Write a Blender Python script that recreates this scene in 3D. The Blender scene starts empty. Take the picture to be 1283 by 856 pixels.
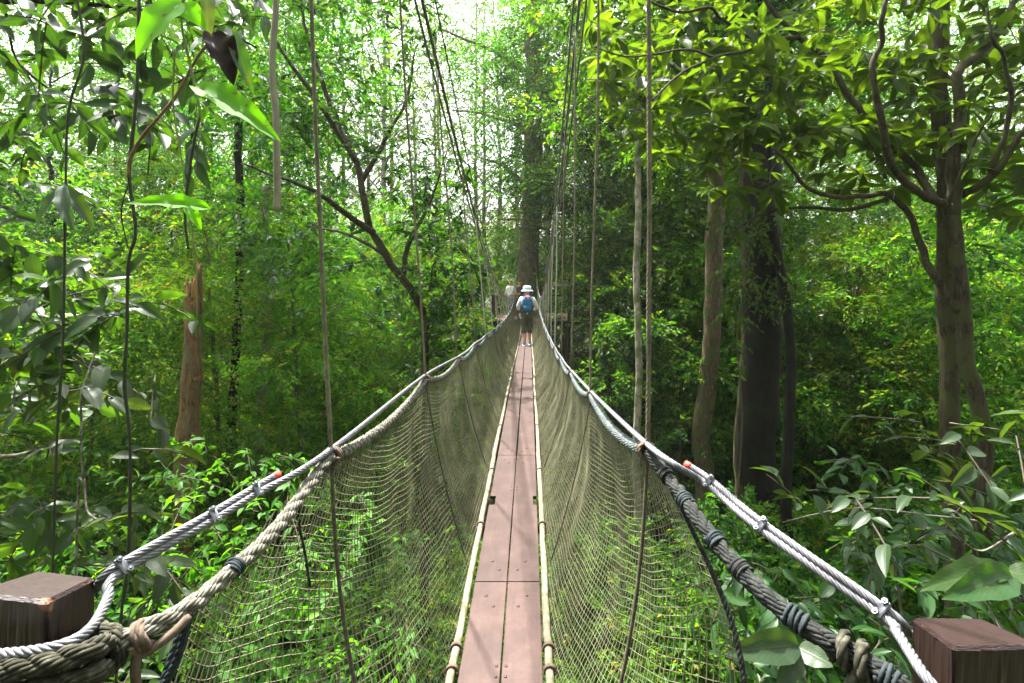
import bpy, math, random
import numpy as np
from mathutils import Vector

random.seed(11)
RNG = np.random.default_rng(11)
SC = bpy.context.scene
COL = SC.collection
F, CX, CY = 640.0, 663.0, 340.0          # photo focal length and vanishing point of the walkway (pixels)


def P(px, py, Y):
    """world point seen at photo pixel (px, py), Y metres ahead of the camera (camera at the origin)"""
    return np.array([(px - CX) / F * Y, Y, (CY - py) / F * Y])


# ------------------------------------------------------------------ materials
def nt(name):
    m = bpy.data.materials.new(name)
    m.use_nodes = True
    t = m.node_tree
    for n in list(t.nodes):
        t.nodes.remove(n)
    out = t.nodes.new('ShaderNodeOutputMaterial')
    return m, t, out


def N(t, kind, **kw):
    n = t.nodes.new(kind)
    for k, v in kw.items():
        setattr(n, k, v)
    return n


def ramp(t, stops):
    r = N(t, 'ShaderNodeValToRGB')
    e = r.color_ramp.elements
    while len(e) < len(stops):
        e.new(0.5)
    for i, (p, c) in enumerate(stops):
        e[i].position = p
        e[i].color = (c[0], c[1], c[2], 1)
    return r


def leaf_mat(name, stops, trans=1.85, tmix=0.5, rough=0.5, veins=False, tree_var=0.3, spec=0.16, hshift=0.03):
    m, t, out = nt(name)
    at = N(t, 'ShaderNodeAttribute', attribute_name='rnd')
    oi = N(t, 'ShaderNodeObjectInfo')
    r = ramp(t, stops)
    t.links.new(at.outputs['Fac'], r.inputs[0])
    hs = N(t, 'ShaderNodeHueSaturation')
    mh = N(t, 'ShaderNodeMapRange')
    mh.inputs['To Min'].default_value = 0.5 - hshift
    mh.inputs['To Max'].default_value = 0.5 + hshift * 0.6
    mv = N(t, 'ShaderNodeMapRange')
    mv.inputs['To Min'].default_value = 1 - tree_var
    mv.inputs['To Max'].default_value = 1 + tree_var
    t.links.new(oi.outputs['Random'], mh.inputs['Value'])
    t.links.new(oi.outputs['Random'], mv.inputs['Value'])
    t.links.new(mh.outputs[0], hs.inputs['Hue'])
    t.links.new(mv.outputs[0], hs.inputs['Value'])
    t.links.new(r.outputs[0], hs.inputs['Color'])
    col = hs.outputs[0]
    bs = N(t, 'ShaderNodeBsdfPrincipled')
    bs.inputs['Roughness'].default_value = rough
    bs.inputs['Specular IOR Level'].default_value = spec
    if veins:
        u = N(t, 'ShaderNodeAttribute', attribute_name='leaf_u')
        v = N(t, 'ShaderNodeAttribute', attribute_name='leaf_v')
        ab = N(t, 'ShaderNodeMath', operation='ABSOLUTE')
        t.links.new(v.outputs['Fac'], ab.inputs[0])
        mid = N(t, 'ShaderNodeMapRange')
        mid.inputs['From Min'].default_value = 0.015
        mid.inputs['From Max'].default_value = 0.04
        mid.inputs['To Min'].default_value = 1
        mid.inputs['To Max'].default_value = 0
        t.links.new(ab.outputs[0], mid.inputs['Value'])
        mu = N(t, 'ShaderNodeMath', operation='MULTIPLY'); mu.inputs[1].default_value = 62
        t.links.new(u.outputs['Fac'], mu.inputs[0])
        mv2 = N(t, 'ShaderNodeMath', operation='MULTIPLY_ADD'); mv2.inputs[1].default_value = -58
        t.links.new(ab.outputs[0], mv2.inputs[0]); t.links.new(mu.outputs[0], mv2.inputs[2])
        sn = N(t, 'ShaderNodeMath', operation='SINE')
        t.links.new(mv2.outputs[0], sn.inputs[0])
        sv = N(t, 'ShaderNodeMapRange')
        sv.inputs['From Min'].default_value = 0.86
        sv.inputs['From Max'].default_value = 1.0
        t.links.new(sn.outputs[0], sv.inputs['Value'])
        mx = N(t, 'ShaderNodeMath', operation='MAXIMUM')
        t.links.new(mid.outputs[0], mx.inputs[0]); t.links.new(sv.outputs[0], mx.inputs[1])
        cm = N(t, 'ShaderNodeMix', data_type='RGBA')
        cm.inputs['B'].default_value = (0.10, 0.17, 0.045, 1)
        fm = N(t, 'ShaderNodeMath', operation='MULTIPLY'); fm.inputs[1].default_value = 0.20
        t.links.new(mx.outputs[0], fm.inputs[0])
        t.links.new(fm.outputs[0], cm.inputs['Factor'])
        t.links.new(col, cm.inputs['A'])
        col = cm.outputs['Result']
        tc = N(t, 'ShaderNodeTexCoord')
        ns = N(t, 'ShaderNodeTexNoise'); ns.inputs['Scale'].default_value = 26; ns.inputs['Detail'].default_value = 4
        t.links.new(tc.outputs['Object'], ns.inputs['Vector'])
        rs = ramp(t, [(0.30, (1, 1, 1)), (0.36, (0, 0, 0)), (0.6, (0, 0, 0)), (0.75, (.35, .35, .35))])
        t.links.new(ns.outputs['Fac'], rs.inputs[0])
        c2 = N(t, 'ShaderNodeMix', data_type='RGBA'); c2.inputs['B'].default_value = (0.075, 0.07, 0.02, 1)
        t.links.new(rs.outputs[0], c2.inputs['Factor']); t.links.new(col, c2.inputs['A'])
        col = c2.outputs['Result']
        bp = N(t, 'ShaderNodeBump'); bp.inputs['Strength'].default_value = 0.22; bp.inputs['Distance'].default_value = 0.003
        t.links.new(mx.outputs[0], bp.inputs['Height'])
        t.links.new(bp.outputs[0], bs.inputs['Normal'])
    t.links.new(col, bs.inputs['Base Color'])
    tr = N(t, 'ShaderNodeBsdfTranslucent')
    mc = N(t, 'ShaderNodeMix', data_type='RGBA', blend_type='MULTIPLY')
    mc.inputs['Factor'].default_value = 1
    mc.inputs['B'].default_value = (trans * 1.40, trans * 1.42, trans * 0.18, 1)
    t.links.new(col, mc.inputs['A'])
    t.links.new(mc.outputs['Result'], tr.inputs['Color'])
    mix = N(t, 'ShaderNodeMixShader'); mix.inputs[0].default_value = tmix
    t.links.new(bs.outputs[0], mix.inputs[1]); t.links.new(tr.outputs[0], mix.inputs[2])
    t.links.new(mix.outputs[0], out.inputs[0])
    return m


def solid(name, stops, scale=20, rough=0.7, bump=0.3, bdist=0.005, spec=0.3, metal=0.0, stretch=(1, 1, 1), detail=6, coords='Object'):
    """noise coloured opaque material"""
    m, t, out = nt(name)
    tc = N(t, 'ShaderNodeTexCoord')
    mp = N(t, 'ShaderNodeMapping'); mp.inputs['Scale'].default_value = stretch
    t.links.new(tc.outputs[coords], mp.inputs[0])
    nz = N(t, 'ShaderNodeTexNoise')
    nz.inputs['Scale'].default_value = scale
    nz.inputs['Detail'].default_value = detail
    nz.inputs['Roughness'].default_value = 0.65
    t.links.new(mp.outputs[0], nz.inputs['Vector'])
    r = ramp(t, stops)
    t.links.new(nz.outputs['Fac'], r.inputs[0])
    bs = N(t, 'ShaderNodeBsdfPrincipled')
    bs.inputs['Roughness'].default_value = rough
    bs.inputs['Specular IOR Level'].default_value = spec
    bs.inputs['Metallic'].default_value = metal
    t.links.new(r.outputs[0], bs.inputs['Base Color'])
    if bump:
        b = N(t, 'ShaderNodeBump'); b.inputs['Strength'].default_value = bump; b.inputs['Distance'].default_value = bdist
        t.links.new(nz.outputs['Fac'], b.inputs['Height'])
        t.links.new(b.outputs[0], bs.inputs['Normal'])
    t.links.new(bs.outputs[0], out.inputs[0])
    return m


def bark(name, c1, c2, moss=None, scale=7, amount=0.5):
    m, t, out = nt(name)
    tc = N(t, 'ShaderNodeTexCoord')
    mp = N(t, 'ShaderNodeMapping'); mp.inputs['Scale'].default_value = (1, 1, 0.22)
    t.links.new(tc.outputs['Object'], mp.inputs[0])
    nz = N(t, 'ShaderNodeTexNoise'); nz.inputs['Scale'].default_value = scale * 2.2; nz.inputs['Detail'].default_value = 8; nz.inputs['Roughness'].default_value = 0.7
    t.links.new(mp.outputs[0], nz.inputs['Vector'])
    r = ramp(t, [(0.34, c1), (0.58, c2), (0.75, tuple(min(1, x * 1.5) for x in c2))])
    t.links.new(nz.outputs['Fac'], r.inputs[0])
    mpv = N(t, 'ShaderNodeMapping'); mpv.inputs['Scale'].default_value = (1, 1, 0.16)
    t.links.new(tc.outputs['Object'], mpv.inputs[0])
    vo = N(t, 'ShaderNodeTexVoronoi', feature='DISTANCE_TO_EDGE'); vo.inputs['Scale'].default_value = scale * 2.6
    t.links.new(mpv.outputs[0], vo.inputs['Vector'])
    rv = ramp(t, [(0.0, (.25, .25, .25)), (0.09, (1, 1, 1))])
    t.links.new(vo.outputs['Distance'], rv.inputs[0])
    mk = N(t, 'ShaderNodeMix', data_type='RGBA', blend_type='MULTIPLY'); mk.inputs['Factor'].default_value = 0.8
    t.links.new(r.outputs[0], mk.inputs['A']); t.links.new(rv.outputs[0], mk.inputs['B'])
    nl = N(t, 'ShaderNodeTexNoise'); nl.inputs['Scale'].default_value = scale * 1.3; nl.inputs['Detail'].default_value = 7; nl.inputs['Roughness'].default_value = .75
    t.links.new(tc.outputs['Object'], nl.inputs['Vector'])
    rl_ = ramp(t, [(0.60, (0, 0, 0)), (0.66, (.75, .75, .75))])
    t.links.new(nl.outputs['Fac'], rl_.inputs[0])
    ml = N(t, 'ShaderNodeMix', data_type='RGBA'); ml.inputs['B'].default_value = (c2[0] * 1.9 + .004, c2[1] * 2.1 + .004, c2[2] * 2.1 + .003, 1)
    t.links.new(rl_.outputs[0], ml.inputs['Factor']); t.links.new(mk.outputs['Result'], ml.inputs['A'])
    col = ml.outputs['Result']
    if moss:
        n2 = N(t, 'ShaderNodeTexNoise'); n2.inputs['Scale'].default_value = scale * 0.55; n2.inputs['Detail'].default_value = 5
        t.links.new(tc.outputs['Object'], n2.inputs['Vector'])
        r2 = ramp(t, [(0.5 - 0.12 * amount, (0, 0, 0)), (0.64 - 0.12 * amount, (1, 1, 1))])
        t.links.new(n2.outputs['Fac'], r2.inputs[0])
        mx = N(t, 'ShaderNodeMix', data_type='RGBA'); mx.inputs['B'].default_value = (*moss, 1)
        t.links.new(r2.outputs[0], mx.inputs['Factor']); t.links.new(col, mx.inputs['A'])
        col = mx.outputs['Result']
    bs = N(t, 'ShaderNodeBsdfPrincipled'); bs.inputs['Roughness'].default_value = 0.85; bs.inputs['Specular IOR Level'].default_value = 0.2
    t.links.new(col, bs.inputs['Base Color'])
    b = N(t, 'ShaderNodeBump'); b.inputs['Strength'].default_value = 0.7; b.inputs['Distance'].default_value = 0.03
    t.links.new(nz.outputs['Fac'], b.inputs['Height']); t.links.new(b.outputs[0], bs.inputs['Normal'])
    t.links.new(bs.outputs[0], out.inputs[0])
    return m


M = {}
M['leaf_mid'] = leaf_mat('leaf_mid', [(0, (0.012, 0.042, 0.008)), (0.45, (0.028, 0.082, 0.012)), (0.85, (0.055, 0.135, 0.017)), (1, (0.12, 0.17, 0.03))])
M['leaf_dark'] = leaf_mat('leaf_dark', [(0, (0.009, 0.034, 0.009)), (0.6, (0.020, 0.064, 0.013)), (1, (0.045, 0.105, 0.02))], trans=1.6)
M['leaf_bright'] = leaf_mat('leaf_bright', [(0, (0.028, 0.082, 0.010)), (0.55, (0.058, 0.142, 0.014)), (0.93, (0.10, 0.195, 0.02)), (1, (0.19, 0.17, 0.04))], trans=1.8)
M['leaf_olive'] = leaf_mat('leaf_olive', [(0, (0.015, 0.034, 0.008)), (0.6, (0.036, 0.066, 0.010)), (0.94, (0.060, 0.092, 0.013)), (1, (0.11, 0.08, 0.03))], trans=1.9, veins=True, tree_var=0.05, hshift=0.0, rough=0.38)
M['leaf_shrub'] = leaf_mat('leaf_shrub', [(0, (0.010, 0.036, 0.009)), (0.55, (0.022, 0.065, 0.014)), (1, (0.048, 0.105, 0.028))], trans=1.5, veins=True, tree_var=0.08, rough=0.38, spec=0.38)
M['leaf_pale'] = leaf_mat('leaf_pale', [(0, (0.018, 0.042, 0.018)), (0.6, (0.036, 0.068, 0.031)), (1, (0.07, 0.108, 0.055))], trans=1.1, veins=True, tree_var=0.05, rough=0.4, spec=0.38)
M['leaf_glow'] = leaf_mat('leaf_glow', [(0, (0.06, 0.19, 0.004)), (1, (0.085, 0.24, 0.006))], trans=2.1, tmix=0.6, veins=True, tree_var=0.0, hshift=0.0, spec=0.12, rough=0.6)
M['leaf_canopy'] = leaf_mat('leaf_canopy', [(0, (0.010, 0.032, 0.010)), (0.6, (0.022, 0.062, 0.016)), (1, (0.05, 0.11, 0.022))], trans=1.3, tmix=0.36, veins=True, tree_var=0.0, hshift=0.0, rough=0.42, spec=0.3)
M['leaf_dead'] = solid('leaf_dead', [(0.3, (0.012, 0.006, 0.005)), (0.7, (0.038, 0.019, 0.015))], scale=30, rough=.6, spec=.2)
M['bark_brown'] = bark('bark_brown', (0.035, 0.023, 0.015), (0.125, 0.085, 0.052), (0.055, 0.07, 0.022), amount=0.35)
M['bark_dark'] = bark('bark_dark', (0.004, 0.0032, 0.0025), (0.014, 0.0105, 0.0075), (0.010, 0.014, 0.005), amount=0.1)
M['bark_pale'] = bark('bark_pale', (0.19, 0.16, 0.12), (0.36, 0.31, 0.24), (0.10, 0.12, 0.05), amount=0.2)
M['bark_moss'] = bark('bark_moss', (0.014, 0.0105, 0.006), (0.058, 0.046, 0.026), (0.046, 0.050, 0.017), scale=9, amount=0.25)
M['bark_limb'] = bark('bark_limb', (0.05, 0.04, 0.03), (0.13, 0.11, 0.085), (0.25, 0.24, 0.20), scale=14, amount=0.1)
M['bark_red'] = bark('bark_red', (0.05, 0.026, 0.011), (0.20, 0.115, 0.048), (0.11, 0.085, 0.045), amount=0.4)
M['bark_tower'] = bark('bark_tower', (0.07, 0.05, 0.033), (0.19, 0.145, 0.10), (0.07, 0.085, 0.03), amount=0.3)
M['splinter'] = solid('splinter', [(0.3, (0.15, 0.06, 0.016)), (0.7, (0.36, 0.17, 0.05))], scale=30, stretch=(1, 1, 0.1))
M['twig'] = solid('twig', [(0.3, (0.02, 0.015, 0.009)), (0.7, (0.06, 0.048, 0.028))], scale=30)
M['vine'] = solid('vine', [(0.3, (0.012, 0.016, 0.009)), (0.7, (0.035, 0.04, 0.02))], scale=30)
M['vine_brown'] = solid('vine_brown', [(0.3, (0.10, 0.055, 0.025)), (0.7, (0.2, 0.12, 0.06))], scale=30)
M['stem_green'] = solid('stem_green', [(0.3, (0.09, 0.12, 0.03)), (0.7, (0.17, 0.2, 0.06))], scale=30)
M['root'] = solid('root', [(0.3, (0.13, 0.11, 0.08)), (0.7, (0.27, 0.24, 0.185))], scale=40, stretch=(1, 1, 0.2))
M['soil'] = solid('soil', [(0.25, (0.022, 0.020, 0.012)), (0.5, (0.045, 0.05, 0.022)), (0.75, (0.09, 0.07, 0.04))], scale=2.5, rough=0.95, bump=0.8, bdist=0.08)
M['net'] = solid('net', [(0.3, (0.075, 0.075, 0.040)), (0.7, (0.20, 0.198, 0.115))], scale=9, rough=0.8, bump=0)
M['steel'] = solid('steel', [(0.3, (0.07, 0.07, 0.077)), (0.5, (0.125, 0.125, 0.138)), (0.7, (0.19, 0.19, 0.21))], scale=55, rough=0.5, bump=0.15, bdist=0.001, metal=0.35, spec=0.5)
M['clip_steel'] = solid('clip_steel', [(0.3, (0.10, 0.103, 0.118)), (0.7, (0.22, 0.225, 0.25))], scale=60, rough=0.38, bump=0.1, bdist=0.001, metal=0.7)
M['tape'] = solid('tape', [(0.3, (0.60, 0.045, 0.03)), (0.7, (0.75, 0.09, 0.06))], scale=60, rough=0.5, bump=0.1, bdist=0.001)
M['rope'] = solid('rope', [(0.3, (0.040, 0.037, 0.028)), (0.5, (0.10, 0.095, 0.075)), (0.7, (0.22, 0.215, 0.19))], scale=60, rough=0.9, bump=0.6, bdist=0.004)
M['rope_tan'] = solid('rope_tan', [(0.3, (0.058, 0.040, 0.028)), (0.7, (0.135, 0.10, 0.074))], scale=55, rough=0.9, bump=0.6, bdist=0.003)
M['rope_moss'] = solid('rope_moss', [(0.3, (0.009, 0.009, 0.005)), (0.5, (0.026, 0.025, 0.015)), (0.72, (0.095, 0.09, 0.065))], scale=45, rough=0.9, bump=0.6, bdist=0.004)
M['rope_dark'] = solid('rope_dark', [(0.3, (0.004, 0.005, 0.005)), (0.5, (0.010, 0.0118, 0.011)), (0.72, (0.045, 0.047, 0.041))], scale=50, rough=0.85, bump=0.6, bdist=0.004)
M['twine'] = solid('twine', [(0.3, (0.006, 0.010, 0.012)), (0.7, (0.022, 0.032, 0.036))], scale=70, rough=0.8, bump=0.5, bdist=0.003)
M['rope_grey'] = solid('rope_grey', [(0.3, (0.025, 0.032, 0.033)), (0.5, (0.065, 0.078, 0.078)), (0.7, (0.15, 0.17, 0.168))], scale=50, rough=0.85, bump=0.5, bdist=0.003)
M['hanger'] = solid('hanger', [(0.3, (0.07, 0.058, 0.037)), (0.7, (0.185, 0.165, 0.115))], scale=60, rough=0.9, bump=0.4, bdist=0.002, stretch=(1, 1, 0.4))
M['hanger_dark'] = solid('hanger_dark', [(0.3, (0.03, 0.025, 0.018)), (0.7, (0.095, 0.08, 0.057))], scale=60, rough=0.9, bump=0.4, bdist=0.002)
M['hanger_pale'] = solid('hanger_pale', [(0.3, (0.24, 0.235, 0.19)), (0.7, (0.38, 0.37, 0.31))], scale=60, rough=0.9, bump=0)
M['cable_dark'] = solid('cable_dark', [(0.3, (0.07, 0.07, 0.065)), (0.7, (0.16, 0.16, 0.145))], scale=30, rough=0.6, bump=0)
M['pole'] = solid('pole', [(0.25, (0.055, 0.045, 0.026)), (0.5, (0.135, 0.118, 0.075)), (0.75, (0.24, 0.22, 0.17))], scale=22, rough=0.8, bump=0.4, bdist=0.003)
M['shirt'] = solid('shirt', [(0.3, (0.62, 0.60, 0.58)), (0.7, (0.74, 0.72, 0.70))], scale=12, rough=0.85, bump=0)
M['shirt_dark'] = solid('shirt_dark', [(0.3, (0.10, 0.06, 0.06)), (0.7, (0.16, 0.10, 0.09))], scale=12, rough=0.85, bump=0)
M['olive_cloth'] = solid('olive_cloth', [(0.3, (0.06, 0.062, 0.042)), (0.7, (0.11, 0.11, 0.08))], scale=12, rough=0.9, bump=0)
M['grey_cloth'] = solid('grey_cloth', [(0.3, (0.15, 0.15, 0.15)), (0.7, (0.22, 0.22, 0.22))], scale=12, rough=0.9, bump=0)
M['skin'] = solid('skin', [(0.3, (0.52, 0.27, 0.17)), (0.7, (0.62, 0.35, 0.24))], scale=8, rough=0.55, bump=0)
M['hat'] = solid('hat', [(0.3, (0.42, 0.60, 0.66)), (0.7, (0.60, 0.74, 0.78))], scale=20, rough=0.85, bump=0)
M['pack'] = solid('pack', [(0.3, (0.014, 0.07, 0.16)), (0.7, (0.03, 0.13, 0.25))], scale=14, rough=0.7, bump=0)
M['pack_pink'] = solid('pack_pink', [(0.3, (0.55, 0.16, 0.22)), (0.7, (0.65, 0.25, 0.30))], scale=14, rough=0.7, bump=0)
M['shoe'] = solid('shoe', [(0.3, (0.12, 0.22, 0.40)), (0.7, (0.22, 0.36, 0.55))], scale=14, rough=0.6, bump=0)
M['sole'] = solid('sole', [(0.3, (0.5, 0.5, 0.5)), (0.7, (0.7, 0.7, 0.7))], scale=14, rough=0.7, bump=0)
M['hair'] = solid('hair', [(0.3, (0.015, 0.011, 0.009)), (0.7, (0.04, 0.03, 0.022))], scale=60, rough=0.5, bump=0.3)
M['eye'] = solid('eye', [(0.3, (0.02, 0.015, 0.012)), (0.7, (0.03, 0.02, 0.02))], scale=14, rough=0.2, bump=0)
M['timber'] = bark('timber', (0.10, 0.065, 0.05), (0.22, 0.16, 0.125), scale=9)
M['timber_dark'] = bark('timber_dark', (0.03, 0.016, 0.012), (0.07, 0.04, 0.03), scale=9)
M['bolt'] = solid('bolt', [(0.3, (0.018, 0.011, 0.010)), (0.7, (0.05, 0.03, 0.027))], scale=90, rough=0.55, bump=0.2, bdist=0.001, metal=0.3)


def plank_mat():
    m, t, out = nt('plank')
    tc = N(t, 'ShaderNodeTexCoord')
    n1 = N(t, 'ShaderNodeTexNoise'); n1.inputs['Scale'].default_value = 5.5; n1.inputs['Detail'].default_value = 9; n1.inputs['Roughness'].default_value = .7
    n2 = N(t, 'ShaderNodeTexNoise'); n2.inputs['Scale'].default_value = 260; n2.inputs['Detail'].default_value = 2
    mp = N(t, 'ShaderNodeMapping'); mp.inputs['Scale'].default_value = (9, 0.9, 1)
    n3 = N(t, 'ShaderNodeTexNoise'); n3.inputs['Scale'].default_value = 4; n3.inputs['Detail'].default_value = 9; n3.inputs['Roughness'].default_value = 0.75
    t.links.new(tc.outputs['Object'], n1.inputs['Vector']); t.links.new(tc.outputs['Object'], n2.inputs['Vector'])
    t.links.new(tc.outputs['Object'], mp.inputs[0]); t.links.new(mp.outputs[0], n3.inputs['Vector'])
    oi = N(t, 'ShaderNodeObjectInfo')
    r = ramp(t, [(0.3, (0.024, 0.0108, 0.0084)), (0.5, (0.0375, 0.0178, 0.0140)), (0.7, (0.056, 0.0310, 0.0255))])
    t.links.new(n1.outputs['Fac'], r.inputs[0])
    r3 = ramp(t, [(0.30, (0.45, 0.42, 0.38)), (0.42, (0.85, 0.83, 0.8)), (0.52, (1, 1, 1)), (0.62, (1.05, 1.05, 1.03)), (0.74, (1.6, 1.6, 1.5))])
    t.links.new(n3.outputs['Fac'], r3.inputs[0])
    mx = N(t, 'ShaderNodeMix', data_type='RGBA', blend_type='MULTIPLY'); mx.inputs['Factor'].default_value = 0.9
    t.links.new(r.outputs[0], mx.inputs['A']); t.links.new(r3.outputs[0], mx.inputs['B'])
    hs = N(t, 'ShaderNodeHueSaturation')
    mv = N(t, 'ShaderNodeMapRange'); mv.inputs['To Min'].default_value = 0.9; mv.inputs['To Max'].default_value = 1.1
    t.links.new(oi.outputs['Random'], mv.inputs['Value']); t.links.new(mv.outputs[0], hs.inputs['Value'])
    t.links.new(mx.outputs['Result'], hs.inputs['Color'])
    bs = N(t, 'ShaderNodeBsdfPrincipled'); bs.inputs['Roughness'].default_value = 0.62; bs.inputs['Specular IOR Level'].default_value = 0.3
    t.links.new(hs.outputs[0], bs.inputs['Base Color'])
    b = N(t, 'ShaderNodeBump'); b.inputs['Strength'].default_value = 0.25; b.inputs['Distance'].default_value = 0.002
    t.links.new(n2.outputs['Fac'], b.inputs['Height']); t.links.new(b.outputs[0], bs.inputs['Normal'])
    t.links.new(bs.outputs[0], out.inputs[0])
    return m


def post_mat():
    """dark red-brown painted wood, with the paint chipped to raw orange wood along worn edges"""
    m, t, out = nt('post_paint')
    tc = N(t, 'ShaderNodeTexCoord')
    mp = N(t, 'ShaderNodeMapping'); mp.inputs['Scale'].default_value = (6, 6, 0.9)
    t.links.new(tc.outputs['Object'], mp.inputs[0])
    n3 = N(t, 'ShaderNodeTexNoise'); n3.inputs['Scale'].default_value = 9; n3.inputs['Detail'].default_value = 8; n3.inputs['Roughness'].default_value = 0.7
    t.links.new(mp.outputs[0], n3.inputs['Vector'])
    r = ramp(t, [(0.3, (0.009, 0.0030, 0.0028)), (0.6, (0.018, 0.0066, 0.0062)), (0.85, (0.040, 0.019, 0.0178))])
    t.links.new(n3.outputs['Fac'], r.inputs[0])
    a = N(t, 'ShaderNodeAttribute', attribute_name='chip')
    n4 = N(t, 'ShaderNodeTexNoise'); n4.inputs['Scale'].default_value = 130; n4.inputs['Detail'].default_value = 6
    t.links.new(tc.outputs['Object'], n4.inputs['Vector'])
    ad = N(t, 'ShaderNodeMath', operation='MULTIPLY_ADD'); ad.inputs[1].default_value = 0.9
    t.links.new(n4.outputs['Fac'], ad.inputs[0]); t.links.new(a.outputs['Fac'], ad.inputs[2])
    st = N(t, 'ShaderNodeMapRange'); st.inputs['From Min'].default_value = 0.98; st.inputs['From Max'].default_value = 1.12
    t.links.new(ad.outputs[0], st.inputs['Value'])
    r5 = ramp(t, [(0.3, (0.085, 0.032, 0.014)), (0.7, (0.20, 0.085, 0.042))])
    t.links.new(n4.outputs['Fac'], r5.inputs[0])
    mx = N(t, 'ShaderNodeMix', data_type='RGBA')
    t.links.new(st.outputs[0], mx.inputs['Factor']); t.links.new(r.outputs[0], mx.inputs['A']); t.links.new(r5.outputs[0], mx.inputs['B'])
    bs = N(t, 'ShaderNodeBsdfPrincipled'); bs.inputs['Roughness'].default_value = 0.42; bs.inputs['Specular IOR Level'].default_value = 0.55
    t.links.new(mx.outputs['Result'], bs.inputs['Base Color'])
    b = N(t, 'ShaderNodeBump'); b.inputs['Strength'].default_value = 0.35; b.inputs['Distance'].default_value = 0.002
    t.links.new(n3.outputs['Fac'], b.inputs['Height']); t.links.new(b.outputs[0], bs.inputs['Normal'])
    t.links.new(bs.outputs[0], out.inputs[0])
    return m


M['plank'] = plank_mat()
M['post'] = post_mat()


# ------------------------------------------------------------------ mesh helpers
class MB:
    """collects vertices and faces, then links them as ONE mesh object"""
    def __init__(self):
        self.v, self.f, self.n, self.attr = [], [], 0, {}

    def add(self, verts, faces, **attrs):
        verts = np.asarray(verts, float).reshape(-1, 3)
        for k in attrs:
            self.attr.setdefault(k, [])
        for k in self.attr:
            a = attrs.get(k, 0.0)
            self.attr[k].append(np.broadcast_to(np.asarray(a, float), (len(verts),)).copy())
        if isinstance(faces, np.ndarray):
            self.f.append(faces + self.n)
        else:
            by = {}
            for q in faces:
                by.setdefault(len(q), []).append(q)
            for k, qs in by.items():
                self.f.append(np.array(qs, int) + self.n)
        self.v.append(verts)
        self.n += len(verts)

    def build(self, name, mat, parent=None, smooth=True, loc=None, twigs=None, mat2=None):
        n1 = sum(len(f) for f in self.f)
        if twigs is not None and twigs.v:
            self.f += [f + self.n for f in twigs.f]
            nv = sum(len(v) for v in twigs.v)
            self.v += twigs.v; self.n += nv
            for k in self.attr:
                self.attr[k].append(np.zeros(nv))
        me = bpy.data.meshes.new(name)
        V = np.concatenate(self.v).astype(np.float32)
        if loc is not None:
            V = V - np.asarray(loc, np.float32)
        me.vertices.add(len(V)); me.vertices.foreach_set('co', V.ravel())
        loops = np.concatenate([f.ravel() for f in self.f]).astype(np.int32)
        sizes = np.concatenate([np.full(len(f), f.shape[1]) for f in self.f])
        starts = np.concatenate([[0], np.cumsum(sizes)[:-1]]).astype(np.int32)
        me.loops.add(len(loops)); me.loops.foreach_set('vertex_index', loops)
        me.polygons.add(len(sizes)); me.polygons.foreach_set('loop_start', starts)
        me.polygons.foreach_set('use_smooth', np.full(len(sizes), smooth))
        for k, a in self.attr.items():
            at = me.attributes.new(k, 'FLOAT', 'POINT')
            at.data.foreach_set('value', np.concatenate(a).astype(np.float32))
        if mat2 is not None:
            mi = np.zeros(len(sizes), np.int32); mi[n1:] = 1
            me.polygons.foreach_set('material_index', mi)
        me.update(calc_edges=True); me.validate()
        me.materials.append(mat)
        if mat2 is not None:
            me.materials.append(mat2)
        o = bpy.data.objects.new(name, me)
        COL.objects.link(o)
        if parent is not None:
            o.parent = parent
        if loc is not None and parent is None:
            o.location = loc
        return o


def tag(o, label, cat, group=None, kind=None):
    if label: o['label'] = label
    if cat: o['category'] = cat
    if group: o['group'] = group
    if kind: o['kind'] = kind
    return o


def empty(name, label, cat, loc=(0, 0, 0), group=None):
    o = bpy.data.objects.new(name, None)
    o.empty_display_size = 0.2
    o.location = [float(c) for c in loc]
    COL.objects.link(o)
    return tag(o, label, cat, group)


KIDS = {}
def copy_tree(root, loc, rotz=0.0, scale=1.0, label=None, group=None):
    r = root.copy(); COL.objects.link(r)
    r.location = loc; r.rotation_euler = (0, 0, rotz); r.scale = (scale,) * 3 if not hasattr(scale, '__len__') else scale
    if label: r['label'] = label
    if group: r['group'] = group
    for ch in root.children:
        c = ch.copy(); COL.objects.link(c); c.parent = r
    return r


def smooth_path(pts, n):
    """Catmull-Rom through pts, n samples evenly by arc"""
    p = np.asarray(pts, float)
    if len(p) < 3:
        t = np.linspace(0, 1, n)[:, None]
        return p[0] * (1 - t) + p[-1] * t
    q = np.vstack([2 * p[0] - p[1], p, 2 * p[-1] - p[-2]])
    out = []
    for i in range(len(p) - 1):
        a, b, c, d = q[i], q[i + 1], q[i + 2], q[i + 3]
        t = np.linspace(0, 1, 24, endpoint=False)[:, None]
        out.append(0.5 * (2 * b + (c - a) * t + (2 * a - 5 * b + 4 * c - d) * t ** 2 + (3 * b - a - 3 * c + d) * t ** 3))
    out.append(p[-1:])
    c = np.vstack(out)
    s = np.concatenate([[0], np.cumsum(np.linalg.norm(np.diff(c, axis=0), axis=1))])
    u = np.linspace(0, s[-1], n)
    return np.stack([np.interp(u, s, c[:, k]) for k in range(c.shape[1])], 1)


def frames(p):
    t = np.gradient(p, axis=0)
    t /= np.linalg.norm(t, axis=1)[:, None] + 1e-12
    a = np.zeros_like(t)
    ref = np.array([0, 0, 1.0]) if abs(t[0, 2]) < 0.9 else np.array([1.0, 0, 0])
    cur = np.cross(t[0], ref); cur /= np.linalg.norm(cur)
    for i in range(len(p)):
        cur = cur - t[i] * cur.dot(t[i]); cur /= np.linalg.norm(cur) + 1e-12
        a[i] = cur
    return t, a, np.cross(t, a)


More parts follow.
